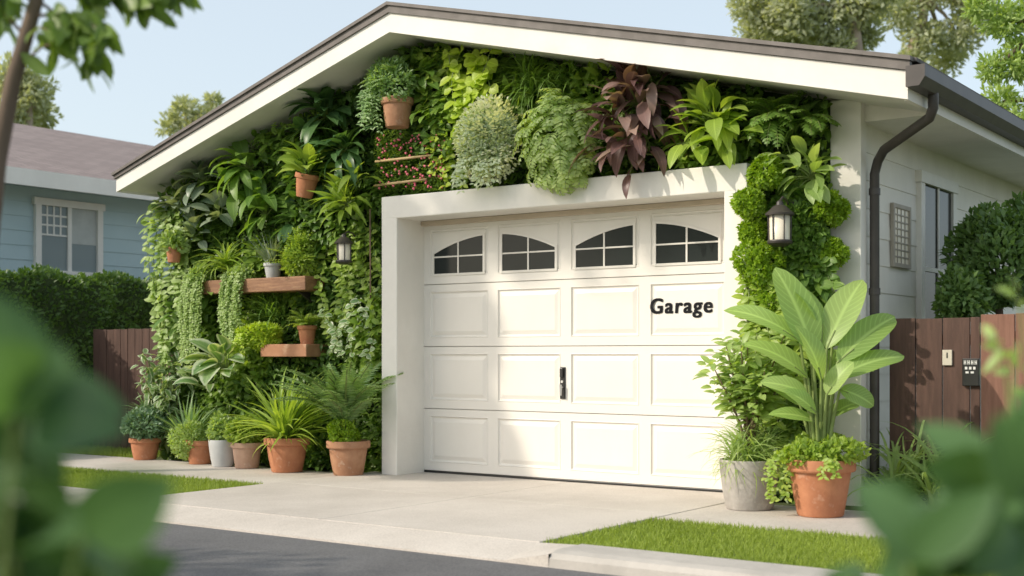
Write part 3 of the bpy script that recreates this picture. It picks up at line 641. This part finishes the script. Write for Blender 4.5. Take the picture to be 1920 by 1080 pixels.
t,c,r_,k=potted(272,861,58,42,40,M['terra'],'terracotta pot with bushy blue green plant, leftmost pot on the ground',gG)
a=LF(); bush(a,c+Vector((0,0,.16)),(.30,.25,.24),2000,.06,.025,10); a.build('foliage',LM['blue'],t,seg=3)
a=LF(); ros(a,c+Vector((-.05,.1,.2)),80,.34,.022,(20,85),(.5,1.4)); a.build('upper_foliage',LM['fern'],t,'grass',4)
t,c,r_,k=potted(376,869,58,42,44,M['terra'],'terracotta pot half hidden by a mounded light green bush',gG)
a=LF(); bush(a,c+Vector((-.08,-.06,.03)),(.26,.22,.22),2400,.04,.018,12); a.build('foliage',LM['pale'],t,seg=2)
t,c,r_,k=potted(418,874,54,40,50,M['white_pot'],'light grey pot with small pale green plant between two clay pots',gG,False)
a=LF(); bush(a,c+Vector((0,0,.1)),(.18,.15,.16),1000,.05,.028,8); a.build('foliage',LM['pale'],t,seg=3)
t,c,r_,k=potted(463,877,58,44,48,M['terra3'],'pale pinkish clay pot with low leafy plant left of the big grassy pot',gG)
a=LF(); bush(a,c+Vector((0,0,.12)),(.22,.18,.19),1200,.055,.032,9); a.build('foliage',LM['bright'],t,seg=3)
t,c,r_,k=potted(538,884,84,58,64,M['terra'],'orange terracotta pot with tall arching lime green strap leaves',gG)
a=LF(); ros(a,c,150,.70,.048,(32,88),(.4,1.4),jit=.05); ros(a,c,50,.38,.034,(10,60),(.8,1.8),jit=.05); a.build('foliage',LM['bright'],t,'grass',7,.35)
t,c,r_,k=potted(653,890,80,56,64,M['terra2'],'weathered round clay pot with feathery fern and mossy ball beside the door surround',gG,True)
a=LF(); s_=MB(); cc=c+Vector((-.02,-.02,.14))
s_.tube([c,cc],[.03,.022],8,False)
for i in range(40):
    an=U(0,2*math.pi); e=R(U(58,88)); D=Vector((cos(an)*cos(e)*.9,sin(an)*cos(e)-.08,sin(e))); frond(a,cc,D,U(.62,.92),U(.7,1.35),26,.13,.026,s_,.006)
a.build('fern_frond',LM['fern'],t,'lance',3); s_.build('stem',M['stem'],t)
a=LF(); bush(a,c+Vector((0,-.05,.09)),(.18,.16,.13),1900,.03,.018,10,inner=.2); a.build('ground_foliage',LM['moss'],t,seg=2)
t,c,r_,k=potted(1405,953,112,88,92,M['concrete_pot'],'round concrete pot with grassy mound and tall leafy shrub right of the door',gG,False)
a=LF(); ros(a,c+Vector((0,0,.03)),520,.34,.014,(15,85),(.8,2.2),jit=.13); a.build('grass_mound',LM['pale'],t,'grass',5)
a=LF(); s_=MB()
for i in range(17):
    ax=U(-.15,.2); ay=U(-.16,.10); h=U(.55,.93); pts=[c,c+Vector((ax*.3,ay*.4,h*.4)),c+Vector((ax*.9,ay,h*.75)),c+Vector((ax*1.4,ay*1.4,h))]
    s_.tube(pts,[.010,.008,.006,.003],6,False)
    for q in range(52):
        t_=U(.42,1); p=pts[1].lerp(pts[2],(t_-.33)/.4) if t_<.72 else pts[2].lerp(pts[3],(t_-.72)/.28)
        D=rdir(); D.z=abs(D.z)*.5; D.y-=.3; p=p+D*U(0,.12); a.add(p,D,U(.07,.12),U(.038,.056),U(.3,1),(U(-.5,.3),-.6,.9))
a.build('foliage',LM['pale'],t,'oval',4); s_.build('stem',M['bstem'],t)
t,c,r_,k=potted(1538,966,126,86,106,M['terra'],'large orange terracotta pot with tall paddle leaved plant right of the door',gG)
a=LF(); s_=MB(); dd=dep(c)
def tgt(px,py,dy): return atD(px,py,dd+dy)
leaves=[((1525,665),(1470,498),.02,.27),((1540,610),(1505,515),.12,.18),((1550,655),(1612,512),.05,.25),((1570,680),(1692,575),-.05,.22),((1565,710),(1698,655),-.15,.19),((1500,640),(1370,556),0,.17),
        ((1515,710),(1415,622),-.05,.20),((1540,715),(1520,610),-.22,.23),((1575,730),(1640,758),-.2,.15),((1560,650),(1662,610),.25,.18),((1515,740),(1440,715),-.2,.14),((1550,740),(1588,680),-.25,.16),((1520,650),(1430,580),.2,.18),
        ((1530,775),(1490,730),-.25,.13),((1560,780),(1612,745),.1,.14),((1545,720),(1565,645),.2,.19),((1500,760),(1425,690),.15,.15),((1555,700),(1640,690),.1,.17),((1530,790),(1450,770),-.1,.12)]
for (b_,tp,dy,wd) in leaves:
    B=tgt(b_[0],b_[1],dy*.5); T=tgt(tp[0],tp[1],dy); D=T-B; L=D.length*1.06
    bx=c+Vector(((B.x-c.x)*.25,(B.y-c.y)*.25,0)); mid=bx.lerp(B,.55)+Vector((0,0,.03))
    s_.tube([bx,mid,B,B+D*.25],[.017,.014,.009,.006],8,False)
    side=RT if D.dot(RT)>=0 else -RT
    N=UPV*.7-side*.3-FW*.8+rdir()*.25
    a.add(B,D.normalized()+UPV*.18,L,wd*1.0,U(.5,1.0),N)
a.build('foliage',LM['banana'],t,'paddle',14,.24,.03); s_.build('stem',M['stem'],t,True)
a=LF(); bush(a,c+Vector((0,0,.07)),(.30,.28,.13),1900,.045,.028,12); trail(a,(c.x-.21,c.y-.08,c.z+.03),.07,8,.34,.03,.04,.026,.08); trail(a,(c.x+.14,c.y-.18,c.z+.03),.12,4,.10,.03,.04,.026,.05)
a.build('trailing_foliage',LM['bright'],t,seg=3)
t,c,r_,k=potted(745,239,60,44,54,M['terra2'],'hanging terracotta pot with feathery green plant near the roof peak',None,True,-.38)
a=LF(); bush(a,c+Vector((-.06,0,.18)),(.30,.2,.24),2600,.05,.018,13); trail(a,(c.x-.24,c.y-.04,c.z+.14),.09,20,.5,.03,.05,.018,.06); s_=MB(); ferns(a,c+Vector((-.03,0,.14)),24,.36,1.4,14,.07,.016,(20,80),s_)
a.build('foliage',LM['fern'],t,seg=3); s_.build('stem',M['stem'],t)
t,c,r_,k=potted(570,370,46,30,44,M['terra'],'tilted orange pot with glossy bright leaves on the upper left wall',None,True,-.4)
a=LF(); s_=MB(); ros(a,c,34,.30,.125,(5,80),(.6,1.5),stem=s_,sl=.1,flat=.2,jit=.04); a.build('foliage',LM['bright'],t,seg=6); s_.build('stem',M['stem'],t); t.rotation_euler=(0,R(14),0)
t,c,r_,k=potted(326,492,30,22,28,M['terra'],'small terracotta pot at the far left corner of the wall',None,True,-.46)
a=LF(); bush(a,c+Vector((0,0,.06)),(.15,.12,.12),360,.07,.04,6); a.build('foliage',LM['pale'],t,seg=3)

def shelf(px0,px1,py,hpx,label,m,dpt=.40,name='wall_shelf',cat='shelf'):
    a_,b_=W(px0,py,-dpt),W(px1,py,-dpt); k=dep(b_)/FPX; z1=b_.z; z0=z1-hpx*k
    t=thing(name,label,cat,(a_.x,-.2,z0)); MB().bbox((a_.x,-dpt,z0),(b_.x,-.06,z1),.008).build('shelf_board',m,t)
    br=MB()
    for f in (.15,.85):
        x=a_.x+(b_.x-a_.x)*f; br.prismX([(-.06,z0-.002),(-.06,z0-.10),(-.085,z0-.10),(-.26,z0-.002)],x-.012,x+.012)
    br.build('bracket',M['gutter'],t); return z1,a_.x,b_.x
z1,_,_=shelf(372,572,517,27,'upper brown wooden wall shelf with a white pot on it',M['wood'])
z2,_,_=shelf(488,574,645,24,'lower short clay coloured wall shelf with a small clay pot',M['claybox'])
def onshelf(px,z,y=-.25): p=W(px,500,y); return Vector((p.x,y,z+.001))
def spotted(px,z,rt,rb,h,m,label):
    b_=onshelf(px,z,-.27); t=thing('potted_plant',label,'potted plant',b_); pot_mesh(t,b_,rt,rb,h,m); return t,b_+Vector((0,0,h*.9))
t,c=spotted(512,z1,.092,.068,.15,M['white_pot'],'small white pot with wispy grey green herb on the upper shelf')
a=LF(); ros(a,c,90,.36,.014,(40,88),(.1,.8),jit=.03); ros(a,c,36,.24,.035,(20,80),(.3,1),jit=.03); a.build('foliage',LM['grey'],t,'lance',4)
a=LF(); c=onshelf(572,z1)+Vector((0,-.04,.22)); bush(a,c,(.24,.18,.28),2400,.055,.024,12); ferns(a,c-Vector((0,0,.1)),34,.48,.8,14,.06,.018,(20,88))
plant('bushy_shelf_plant','bushy yellow green plant at the right end of the upper shelf',[('foliage',a,LM['bright'],dict(seg=2))])
a=LF(); c=onshelf(435,z1)+Vector((0,-.05,.14)); ros(a,c,90,.42,.032,(0,80),(.9,2.0),jit=.05)
plant('spider_plant','arching strap leaved plant at the middle left of the upper shelf',[('foliage',a,LM['bright'],dict(prof='grass',seg=6))])
for (px,ln,n,lb) in ((368,.85,46,'long string of small leaves trailing from the left end of the upper shelf'),(442,.66,36,'string of small leaves trailing from the middle of the upper shelf')):
    a=LF(); s_=MB(); c=onshelf(px,z1,-.40); trail(a,(c.x,c.y,c.z+.05),.14,n,ln,.022,.036,.026,.06,s_,.04)
    bush(a,c+Vector((0,.06,.06)),(.18,.12,.12),900,.045,.03,8)
    plant('trailing_plant',lb,[('foliage',a,LM['pale'],dict(prof='round',seg=2)),('stem',s_,M['stem'])],loc=c)
a=LF(); c=onshelf(505,z2)+Vector((-.03,-.06,.09)); bush(a,c,(.34,.2,.15),3000,.045,.024,14,inner=.2); trail(a,(c.x-.18,c.y-.1,c.z),.12,16,.22,.025,.04,.024,.05)
plant('mounded_shelf_plant','low mounded yellow green plant on the lower shelf',[('foliage',a,LM['lime'],dict(seg=2))])
t,c=spotted(576,z2,.095,.066,.18,M['terra'],'small terracotta pot with young fern on the lower shelf')
a=LF(); s_=MB(); ferns(a,c,24,.28,1.2,12,.06,.018,(25,85),s_); a.build('foliage',LM['bright'],t,'lance',3); s_.build('stem',M['stem'],t)

def gnd(px,py): return onZ(px,py,0)
a=LF(); ros(a,Vector((W(362,800,-.35).x,-.4,.16)),100,.56,.034,(35,88),(.3,1.1),jit=.05)
plant('spiky_plant','spiky upright green plant behind the mounded bush at the left',[('foliage',a,LM['fern'],dict(prof='grass',seg=5))],cat='plant')
a=LF(); s_=MB(); c=Vector((W(315,700,-.35).x,-.35,.05))
for i in range(16):
    x=U(-.30,.24); y=U(-.16,.1); h=U(.55,1.15); pts=[c,c+Vector((x*.5,y*.5,h*.5)),c+Vector((x,y,h))]; s_.tube(pts,[.008,.006,.003],5,False)
    for q in range(48): p=pts[1].lerp(pts[2],U(-.5,1)); D=rdir(); a.add(p+D*U(0,.08),D,U(.08,.14),U(.045,.065),U(.3,1))
plant('white_edged_shrub','upright shrub with white edged leaves at the left corner of the wall',[('foliage',a,LM['varie'],dict(seg=4)),('stem',s_,M['stem'])],loc=c)
a=LF(); bush(a,(XL+.06,-.02,1.3),(.17,.24,1.0),2200,.10,.055,16)
plant('corner_shrub','leafy shrub wrapping the far left corner of the plant wall',[('foliage',a,LM['mid'],dict(seg=3))])
a=LF(); bush(a,(W(520,800,-.2).x,-.2,.28),(.9,.14,.3),2600,.08,.045,20,front=True)
plant('low_border_shrub','low shrub behind the grassy pot along the wall foot',[('foliage',a,LM['mid'],dict(seg=3))])
a=LF()
for px,py in ((1660,905),(1690,945),(1735,920),(1775,955),(1815,930),(1845,950)): 
    p=gnd(px,py); ros(a,p,110,.80,.034,(52,88),(1.3,2.6),jit=.12)
plant('arching_grass_clump','arching green grass clump in front of the brown fence at the right',[('foliage',a,LM['pale'],dict(prof='grass',seg=7))])
a=LF(); bush(a,onZ(1650,925)+Vector((0,.25,.12)),(.3,.2,.2),1000,.06,.03,9)
plant('low_border_shrub','low dark shrub at the fence foot right of the big terracotta pot',[('foliage',a,LM['hedge'],dict(seg=2))])

# ------------------------------------------------------------ lanterns
def lantern(px,pyt,pyb,label,y):
    T=W(px,pyt,y-.14); Bm=W(px,pyb,y-.14); h=T.z-Bm.z; x=T.x; yy=y-.14; z=Bm.z; r_=h*.27
    t=thing('wall_lantern',label,'lantern',(x,yy,z),'black wall lanterns')
    mb=MB(); mb.lathe((x,yy,z),[(.001,.0),(r_*.5,.0),(r_*.95,h*.06),(r_,h*.10),(r_*.95,h*.13),(.001,h*.13)],24); autosmooth(mb.build('base',M['gutter'],t))
    mb=MB(); mb.lathe((x,yy,z),[(r_*.78,h*.13),(r_*.82,h*.66),(.001,h*.66)],24); mb.build('glass_shade',M['lglass'],t,True)
    mb=MB()
    for i in range(6):
        a_=i*math.pi/3+.3; mb.tube([(x+cos(a_)*r_*.85,yy+sin(a_)*r_*.85,z+h*.1),(x+cos(a_)*r_*.9,yy+sin(a_)*r_*.9,z+h*.68)],.005,6)
    mb.build('cage',M['gutter'],t)
    mb=MB(); mb.lathe((x,yy,z),[(.001,h*.66),(r_*1.12,h*.66),(r_*1.15,h*.70),(r_*.95,h*.74),(r_*.5,h*.86),(r_*.3,h*.88),(r_*.25,h*.95),(.001,h)],24); autosmooth(mb.build('cap',M['gutter'],t))
    mb=MB(); mb.tube([(x,yy,z+h*.95),(x,yy+.05,z+h*1.06),(x,yy+.12,z+h*1.02),(x,y+.06,z+h*.8)],.009,8); mb.box((x-.03,y+.04,z+h*.6),(x+.03,y+.06,z+h*1.0)); mb.build('bracket',M['gutter'],t)
lantern(645,437,496,'smaller black wall lantern among vines left of the garage door',-.28)
lantern(1462,374,462,'larger black wall lantern on the mossy column right of the door',-.36)
o=MB().tube([W(694,392,-.3),W(695,655,-.28)],.007,6).build('plant_stake',M['bstem'],None,True); tag(o,'thin brown stake supporting the climber beside the door surround','stake')

# ------------------------------------------------------------ fences
def fence(label,x0,x1,y,ztop,m,bw=.13,posts=()):
    t=thing('board_fence',label,'fence',(x0,y,0),'dark brown board fences'); b_=MB(); x=x0
    while x<x1-.02:
        b_.bbox((x,y-.012+U(-.003,.003),-.03),(min(x+bw-.006,x1),y+.012,ztop+U(-.006,.006)),.003); x+=bw
    b_.build('boards',m,t); r2=MB()
    for z in (.25,ztop-.2): r2.bbox((x0,y+.014,z),(x1,y+.05,z+.08),.004)
    r2.build('rail',m,t)
    return t
fr1=onY(1838,600,.3).x
fence('dark brown board fence between the garage side wall and the lighter fence panel',XR+.13,fr1,.3,1.37,M['fence'],.2)
fence('lighter reddish brown fence panel at the right edge',onY(1840,600,.22).x,onY(1840,600,.22).x+3.5,.22,1.39,M['fence2'],.24)
fence('dark brown board fence left of the garage in front of the hedge',onY(176,600,.3).x,XL-.02,.3,1.4,M['fence'])
p0,p1=onY(1768,656,.286),onY(1786,685,.286); mb=MB(); mb.bbox((p0.x,.270,p1.z),(p1.x,.286,p0.z),.003); 
t=thing('fence_tag','small cream tag fixed to the dark brown fence','tag',(p0.x,.28,p1.z)); mb.build('plate',M['paper'],t); xm=(p0.x+p1.x)/2
MB().box((xm-.004,.267,p0.z-.06),(xm+.004,.2695,p0.z-.02)).build('slot',M['black'],t)
p0,p1=onY(1806,672,.286),onY(1838,724,.286); t=thing('keypad','black keypad box with white marks on the dark brown fence','keypad',(p0.x,.28,p1.z))
MB().bbox((p0.x,.255,p1.z),(p1.x,.286,p0.z),.006).build('housing',M['black'],t); mk=MB(); hw=(p1.x-p0.x); hh=p0.z-p1.z
def bar(u0,v0,u1,v1): mk.box((p0.x+hw*u0,.251,p1.z+hh*v0),(p0.x+hw*u1,.2545,p1.z+hh*v1))
for i in range(4):
    u=.12+i*.21; bar(u,.78,u+.04,.93); bar(u+.09,.78,u+.13,.93); bar(u+.041,.84,u+.089,.87)
for i in range(3):
    u=.18+i*.24; bar(u,.6,u+.14,.70)
for i in range(2): bar(.22+i*.3,.46,.4+i*.3,.53)
mk.build('markings',M['mark'],t)

# ------------------------------------------------------------ neighbour house and hedge
NX=-8.0
ze=onX(100,352,NX).z; y0=-4.5; y1=7.5
H=thing('neighbour_house','pale blue lap sided house with brown shingle roof behind the hedge','house',(NX-3,1.5,0))
hb=MB(); hb.box((NX-7,y0,-.1),(NX-.03,y1,ze)); z=0
while z<ze:
    z_=min(z+.2,ze); n=len(hb.v); hb.v+=[(NX+.012,y0,z),(NX+.012,y1,z),(NX-.0,y1,z_),(NX,y0,z_),(NX-.02,y0,z),(NX-.02,y1,z)]; hb.f+=[(n,n+1,n+2,n+3),(n+4,n+5,n+1,n)]; z=z_
hb.build('wall',M['neighbor'],H)
zr=onX(120,246,NX-4).z
rb=MB(); ex=NX+.55; rb.prismY([(ex,ze+.02),(ex,ze+.12),(NX-4,zr),(NX-8,ze-.3),(NX-8,ze-.42),(NX-4,zr-.12)],y0-.5,y1+.5); rb.build('roof',M['shingle2'],H)
MB().box((ex+.002,y0-.5,ze-.10),(ex+.05,y1+.5,ze+.12)).box((NX+.03,y0-.5,ze-.02),(ex,y1+.5,ze+.018)).build('eave_trim',M['white'],H)
wy0,wy1=onX(62,450,NX).y,onX(188,450,NX).y; wz1,wz0_=onX(125,390,NX).z,onX(125,509,NX).z
wf=MB(); fw=.09
wf.box((NX,wy0,wz0_),(NX+.07,wy0+fw,wz1));wf.box((NX,wy1-fw,wz0_),(NX+.07,wy1,wz1));wf.box((NX,wy0-.03,wz1),(NX+.08,wy1+.03,wz1+.1));wf.box((NX,wy0-.03,wz0_-.08),(NX+.1,wy1+.03,wz0_))
ym=(wy0+wy1)/2; wf.box((NX,ym-.03,wz0_),(NX+.06,ym+.03,wz1))
wfo=wf.build('window',M['white'],H); MB().box((NX+.021,wy0+fw,wz0_),(NX+.03,ym-.03,wz1)).box((NX+.021,ym+.03,wz0_),(NX+.03,wy1-fw,wz1)).build('pane',M['hglass'],wfo)
zm=(wz0_*.45+wz1*.55); mb=MB()
for yy in np.linspace(wy0+fw,ym-.03,5)[1:-1]: mb.box((NX+.031,yy-.012,zm),(NX+.04,yy+.012,wz1))
for zz in np.linspace(zm,wz1,4)[:-1]: mb.box((NX+.0305,wy0+fw,zz-.012),(NX+.041,ym-.03,zz+.012))
mb.build('muntin',M['white'],wfo); MB().box((NX+.031,ym+.03,zm-.1),(NX+.035,wy1-fw,wz1)).build('blind',M['curtain'],wfo)
a=LF(); hz=2.08
for i in range(26000):
    q=random.random()
    bumpx=lambda y,z:.06*sin(y*5+z*3)+.05*sin(y*11-z*7)
    y=U(-4,3.9)
    if q<.72: z=U(0,hz); p=Vector((-5.7+bumpx(y,z)-U(0,.12)+(-.12 if z>hz-.1 else 0),y,z)); d=Vector((1,U(-.6,.6),U(-.2,.9)))
    else: x=U(-6.7,-5.75); p=Vector((x,y,hz+.05*sin(y*6+x*5)-U(0,.1))); d=Vector((U(-.5,.6),U(-.6,.6),1))
    a.add(p,d+rdir()*.5,U(.05,.09),U(.03,.045),.4,d,max(0,min(1,U(0,1)*.6+.2+.3*sin(y*4+p.z*6))))
tag_o=thing('hedge','tall clipped dark green hedge in front of the pale blue house','hedge',(-6.2,0,0)); a.build('foliage',LM['hedge'],tag_o,seg=2)
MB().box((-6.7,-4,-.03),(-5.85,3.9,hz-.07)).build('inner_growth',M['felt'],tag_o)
a=LF(); p=onZ(165,835); bush(a,p+Vector((0,0,.35)),(.4,.4,.4),1600,.1,.05,10); plant('garden_shrub','dark shrub at the foot of the hedge left of the brown fence',[('foliage',a,LM['hedge'],dict(seg=3))],cat='shrub')

# ------------------------------------------------------------ trees
def tree(name,label,blobs,dd,m,L,Wd,trunk,tr,n=1500,group=None,bark='bark',limbs=True,cat='tree'):
    base=Vector(trunk[0]); t=thing(name,label,cat,base,group); a=LF(); s_=MB()
    s_.tube(trunk,[tr*(1-.6*i/(len(trunk)-1)) for i in range(len(trunk))],10,False)
    for (px,py,r_,dz) in blobs:
        c=atD(px,py,dd+dz); k=(dd+dz)/FPX; rr=r_*k
        bush(a,c,(rr,rr,rr*.85),int(n*(r_/60)**1.6)+60,L,Wd,10,inner=.9)
        if limbs: fr_=min(trunk,key=lambda q:(Vector(q)-c).length); fr_=Vector(fr_); s_.tube([fr_,fr_.lerp(c,.5)+Vector((0,0,rr*.2)),c],[tr*.4,tr*.25,tr*.1],6,False)
    a.build('crown',LM[m],t,seg=2); s_.build('trunk',M[bark],t,True); return t
def trunkpts(pts,dd): return [atD(x,y,dd) for x,y in pts]
def gb(px,dd): p=atD(px,0,dd); return Vector((p.x,p.y,-.03))
M['farbark']=mat('haze_tinted_bark',(.42,.34,.27),(.34,.27,.22),3,.9)  # bark colour lightened to stand in for haze over distance
dd=30
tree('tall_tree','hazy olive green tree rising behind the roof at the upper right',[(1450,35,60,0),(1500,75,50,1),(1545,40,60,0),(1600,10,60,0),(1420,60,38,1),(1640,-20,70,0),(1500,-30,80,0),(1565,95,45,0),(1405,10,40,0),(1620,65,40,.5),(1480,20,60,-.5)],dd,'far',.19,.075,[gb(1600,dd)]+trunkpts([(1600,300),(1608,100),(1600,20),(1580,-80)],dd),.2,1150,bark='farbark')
dd=34
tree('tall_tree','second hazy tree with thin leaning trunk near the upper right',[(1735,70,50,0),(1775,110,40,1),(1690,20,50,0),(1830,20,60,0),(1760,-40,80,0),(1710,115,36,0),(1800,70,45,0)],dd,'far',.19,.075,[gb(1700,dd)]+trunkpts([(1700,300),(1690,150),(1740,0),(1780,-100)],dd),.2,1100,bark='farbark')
dd=15
tree('leafy_tree','light green tree with fine drooping leaves at the upper right corner',[(1880,40,50,0),(1910,120,60,0),(1880,190,40,.5),(1950,30,90,0),(1830,15,28,0),(1960,220,70,0),(1860,130,30,0),(1900,235,30,0)],dd,'pale',.10,.034,[gb(2020,dd)]+trunkpts([(2020,400),(2000,200),(1960,60),(1940,-50)],dd),.14,800)
dd=36
tree('round_tree','dark rounded tree behind the blue house at the far left',[(60,170,42,0),(30,150,46,0),(75,215,32,1),(20,220,50,0)],dd,'far',.24,.10,[gb(50,dd)]+trunkpts([(50,400),(55,200)],dd),.25,1100,bark='farbark')
dd=40
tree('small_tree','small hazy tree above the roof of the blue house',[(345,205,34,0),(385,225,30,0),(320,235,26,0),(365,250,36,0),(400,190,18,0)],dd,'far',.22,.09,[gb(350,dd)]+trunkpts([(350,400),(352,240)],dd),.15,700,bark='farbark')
# shrub standing between the side wall and the fence's far side
a=LF(); s_=MB(); c=atD(1870,500,10.3)
bush(a,c,(.42,.40,.46),4200,.075,.038,18,inner=.45); bush(a,atD(1925,440,10.5),(.34,.34,.36),1800,.075,.038,11,inner=.5); bush(a,atD(1800,560,10.0),(.22,.24,.24),1300,.07,.036,9,inner=.5); bush(a,atD(1830,450,10.5),(.18,.2,.2),700,.07,.036,7,inner=.5)
s_.tube([(c.x,c.y,-.03),(c.x+.05,c.y,.7),c],[.06,.05,.02],8,False)
plant('garden_shrub','large rounded green shrub beside the side window behind the fence',[('foliage',a,LM['shrub'],dict(seg=2)),('stem',s_,M['bark'])],cat='shrub',loc=(c.x,c.y,0))

t=thing('street_tree','tall street tree across the road casting dappled shade on the garage door','tree',(-8.4,-9.6,-.03)); a=LF(); s_=MB()
trk=[Vector((-8.4,-9.6,-.03)),Vector((-8.3,-9.5,3)),Vector((-8.2,-9.3,6)),Vector((-7.9,-9.2,9))]; s_.tube(trk,[.2,.16,.12,.06],10,False)
for (x,y,z,r_,n) in ((-6.16,-9,7.75,.70,2600),(-6.38,-9,8.9,.55,1800),(-6.5,-9,9.5,.4,500),(-5.0,-9,9.8,.45,220),(-4.2,-9,9.9,.45,180),(-5.7,-9,9.75,.4,220),(-1.6,-9.2,3.3,.9,700),(-2.6,-9.3,3.2,.9,600),(-.6,-9.1,3.3,.8,350),(-3.6,-9.3,3.6,.9,500)):
    c=Vector((x,y,z)); bush(a,c,(r_,r_*.8,r_*1.05),n,.17,.085,8,inner=.95)
    if z>5: q=min(trk,key=lambda v:(v-c).length); s_.tube([q,q.lerp(c,.5)+Vector((0,0,.1)),c],[.04,.025,.010],6,False)
    else: s_.tube([trk[1],Vector((-5,-9.5,3.6)),c],[.05,.04,.015],6,False)
a.build('crown',LM['shrub'],t,seg=2); s_.build('trunk',M['bark'],t,True)

dd=3.9
t=thing('near_tree','slim tree with glossy hanging leaves at the upper left corner','tree',gb(-60,dd))
s_=MB(); s_.tube([gb(-60,dd)]+trunkpts([(-50,700),(-5,300),(25,150),(60,30),(90,-80),(120,-250)],dd),[.04,.035,.028,.025,.022,.018,.01],10,False)
a=LF()
def twig(p0,p1,n,L,Wd,rr=.006,spread=.06,d0=None):
    A=atD(*p0);B=atD(*p1); mid=A.lerp(B,.5)+Vector((0,0,.03)); s_.tube([A,mid,B],[rr,rr*.7,rr*.3],6,False)
    for i in range(n):
        q=U(.25,1.02); p=A.lerp(mid,q*2) if q<.5 else mid.lerp(B,q*2-1); D=(B-A).normalized()*.5+rdir()*.7+Vector((0,0,-.45)); a.add(p+rdir()*spread*U(0,.6),D,L*U(.7,1.2),Wd*U(.8,1.2),U(.3,1),rdir()+Vector((0,0,.6)))
for p0,p1,n in (((60,30,dd),(200,60,dd-.1),40),((75,-10,dd),(290,10,dd),60),((70,0,dd),(170,110,dd+.1),24),((90,-60,dd),(330,-20,dd+.1),56),((45,80,dd),(100,60,dd-.1),9),((60,0,dd),(-30,-10,dd),26),((30,130,dd),(130,80,dd-.05),10),((100,-100,dd),(250,-60,dd),50),((40,60,dd),(-20,30,dd+.2),14)):
    twig(p0,p1,n,.10,.042)
s_.build('trunk',M['bark'],t,True); a.build('crown',LM['neartree'],t,seg=5)

def nearshrub(label,pts,dd,base_px,L,Wd,m,name='near_shrub'):
    b_=gb(base_px,dd); t=thing(name,label,'shrub',b_); a=LF(); s_=MB()
    for (px,py,r_,k) in pts:
        c=atD(px,py,dd+U(-.1,.15)); s_.tube([b_,b_.lerp(c,.6)+Vector((U(-.05,.05),U(-.05,.05),0)),c],[.009,.005,.002],6,False)
        for i in range(k):
            d=rdir(); a.add(c+d*r_*dd/FPX*U(.2,1),d+Vector((0,0,.2)),L*U(.7,1.25),Wd*U(.8,1.2),U(.2,1),-FW*.9+rdir()*.8+Vector((0,0,.4)))
    a.build('foliage',LM[m],t,seg=6); s_.build('stem',M['stem'],t)
nearshrub('blurred dark green shrub in the bottom left foreground',[(30,790,40,9),(-10,760,30,6),(10,900,50,9),(0,990,50,8),(120,1080,40,7),(180,1070,25,5),(20,1070,50,9),(150,1010,20,3)],1.2,10,.10,.072,'near')
nearshrub('blurred green shrub in the bottom right foreground',[(1890,900,35,7),(1910,980,50,10),(1760,1070,40,8),(1650,1095,30,5),(1840,1050,50,10),(1910,840,22,4),(1700,1060,20,3),(1590,1095,14,3),(1720,1000,16,2)],1.4,1890,.095,.068,'near')
nearshrub('blurred thin leafy twig at the right edge of the picture',[(1880,650,20,5),(1905,690,22,5),(1910,560,18,4),(1895,720,16,3)],2.6,1960,.05,.022,'pale','leafy_twig')
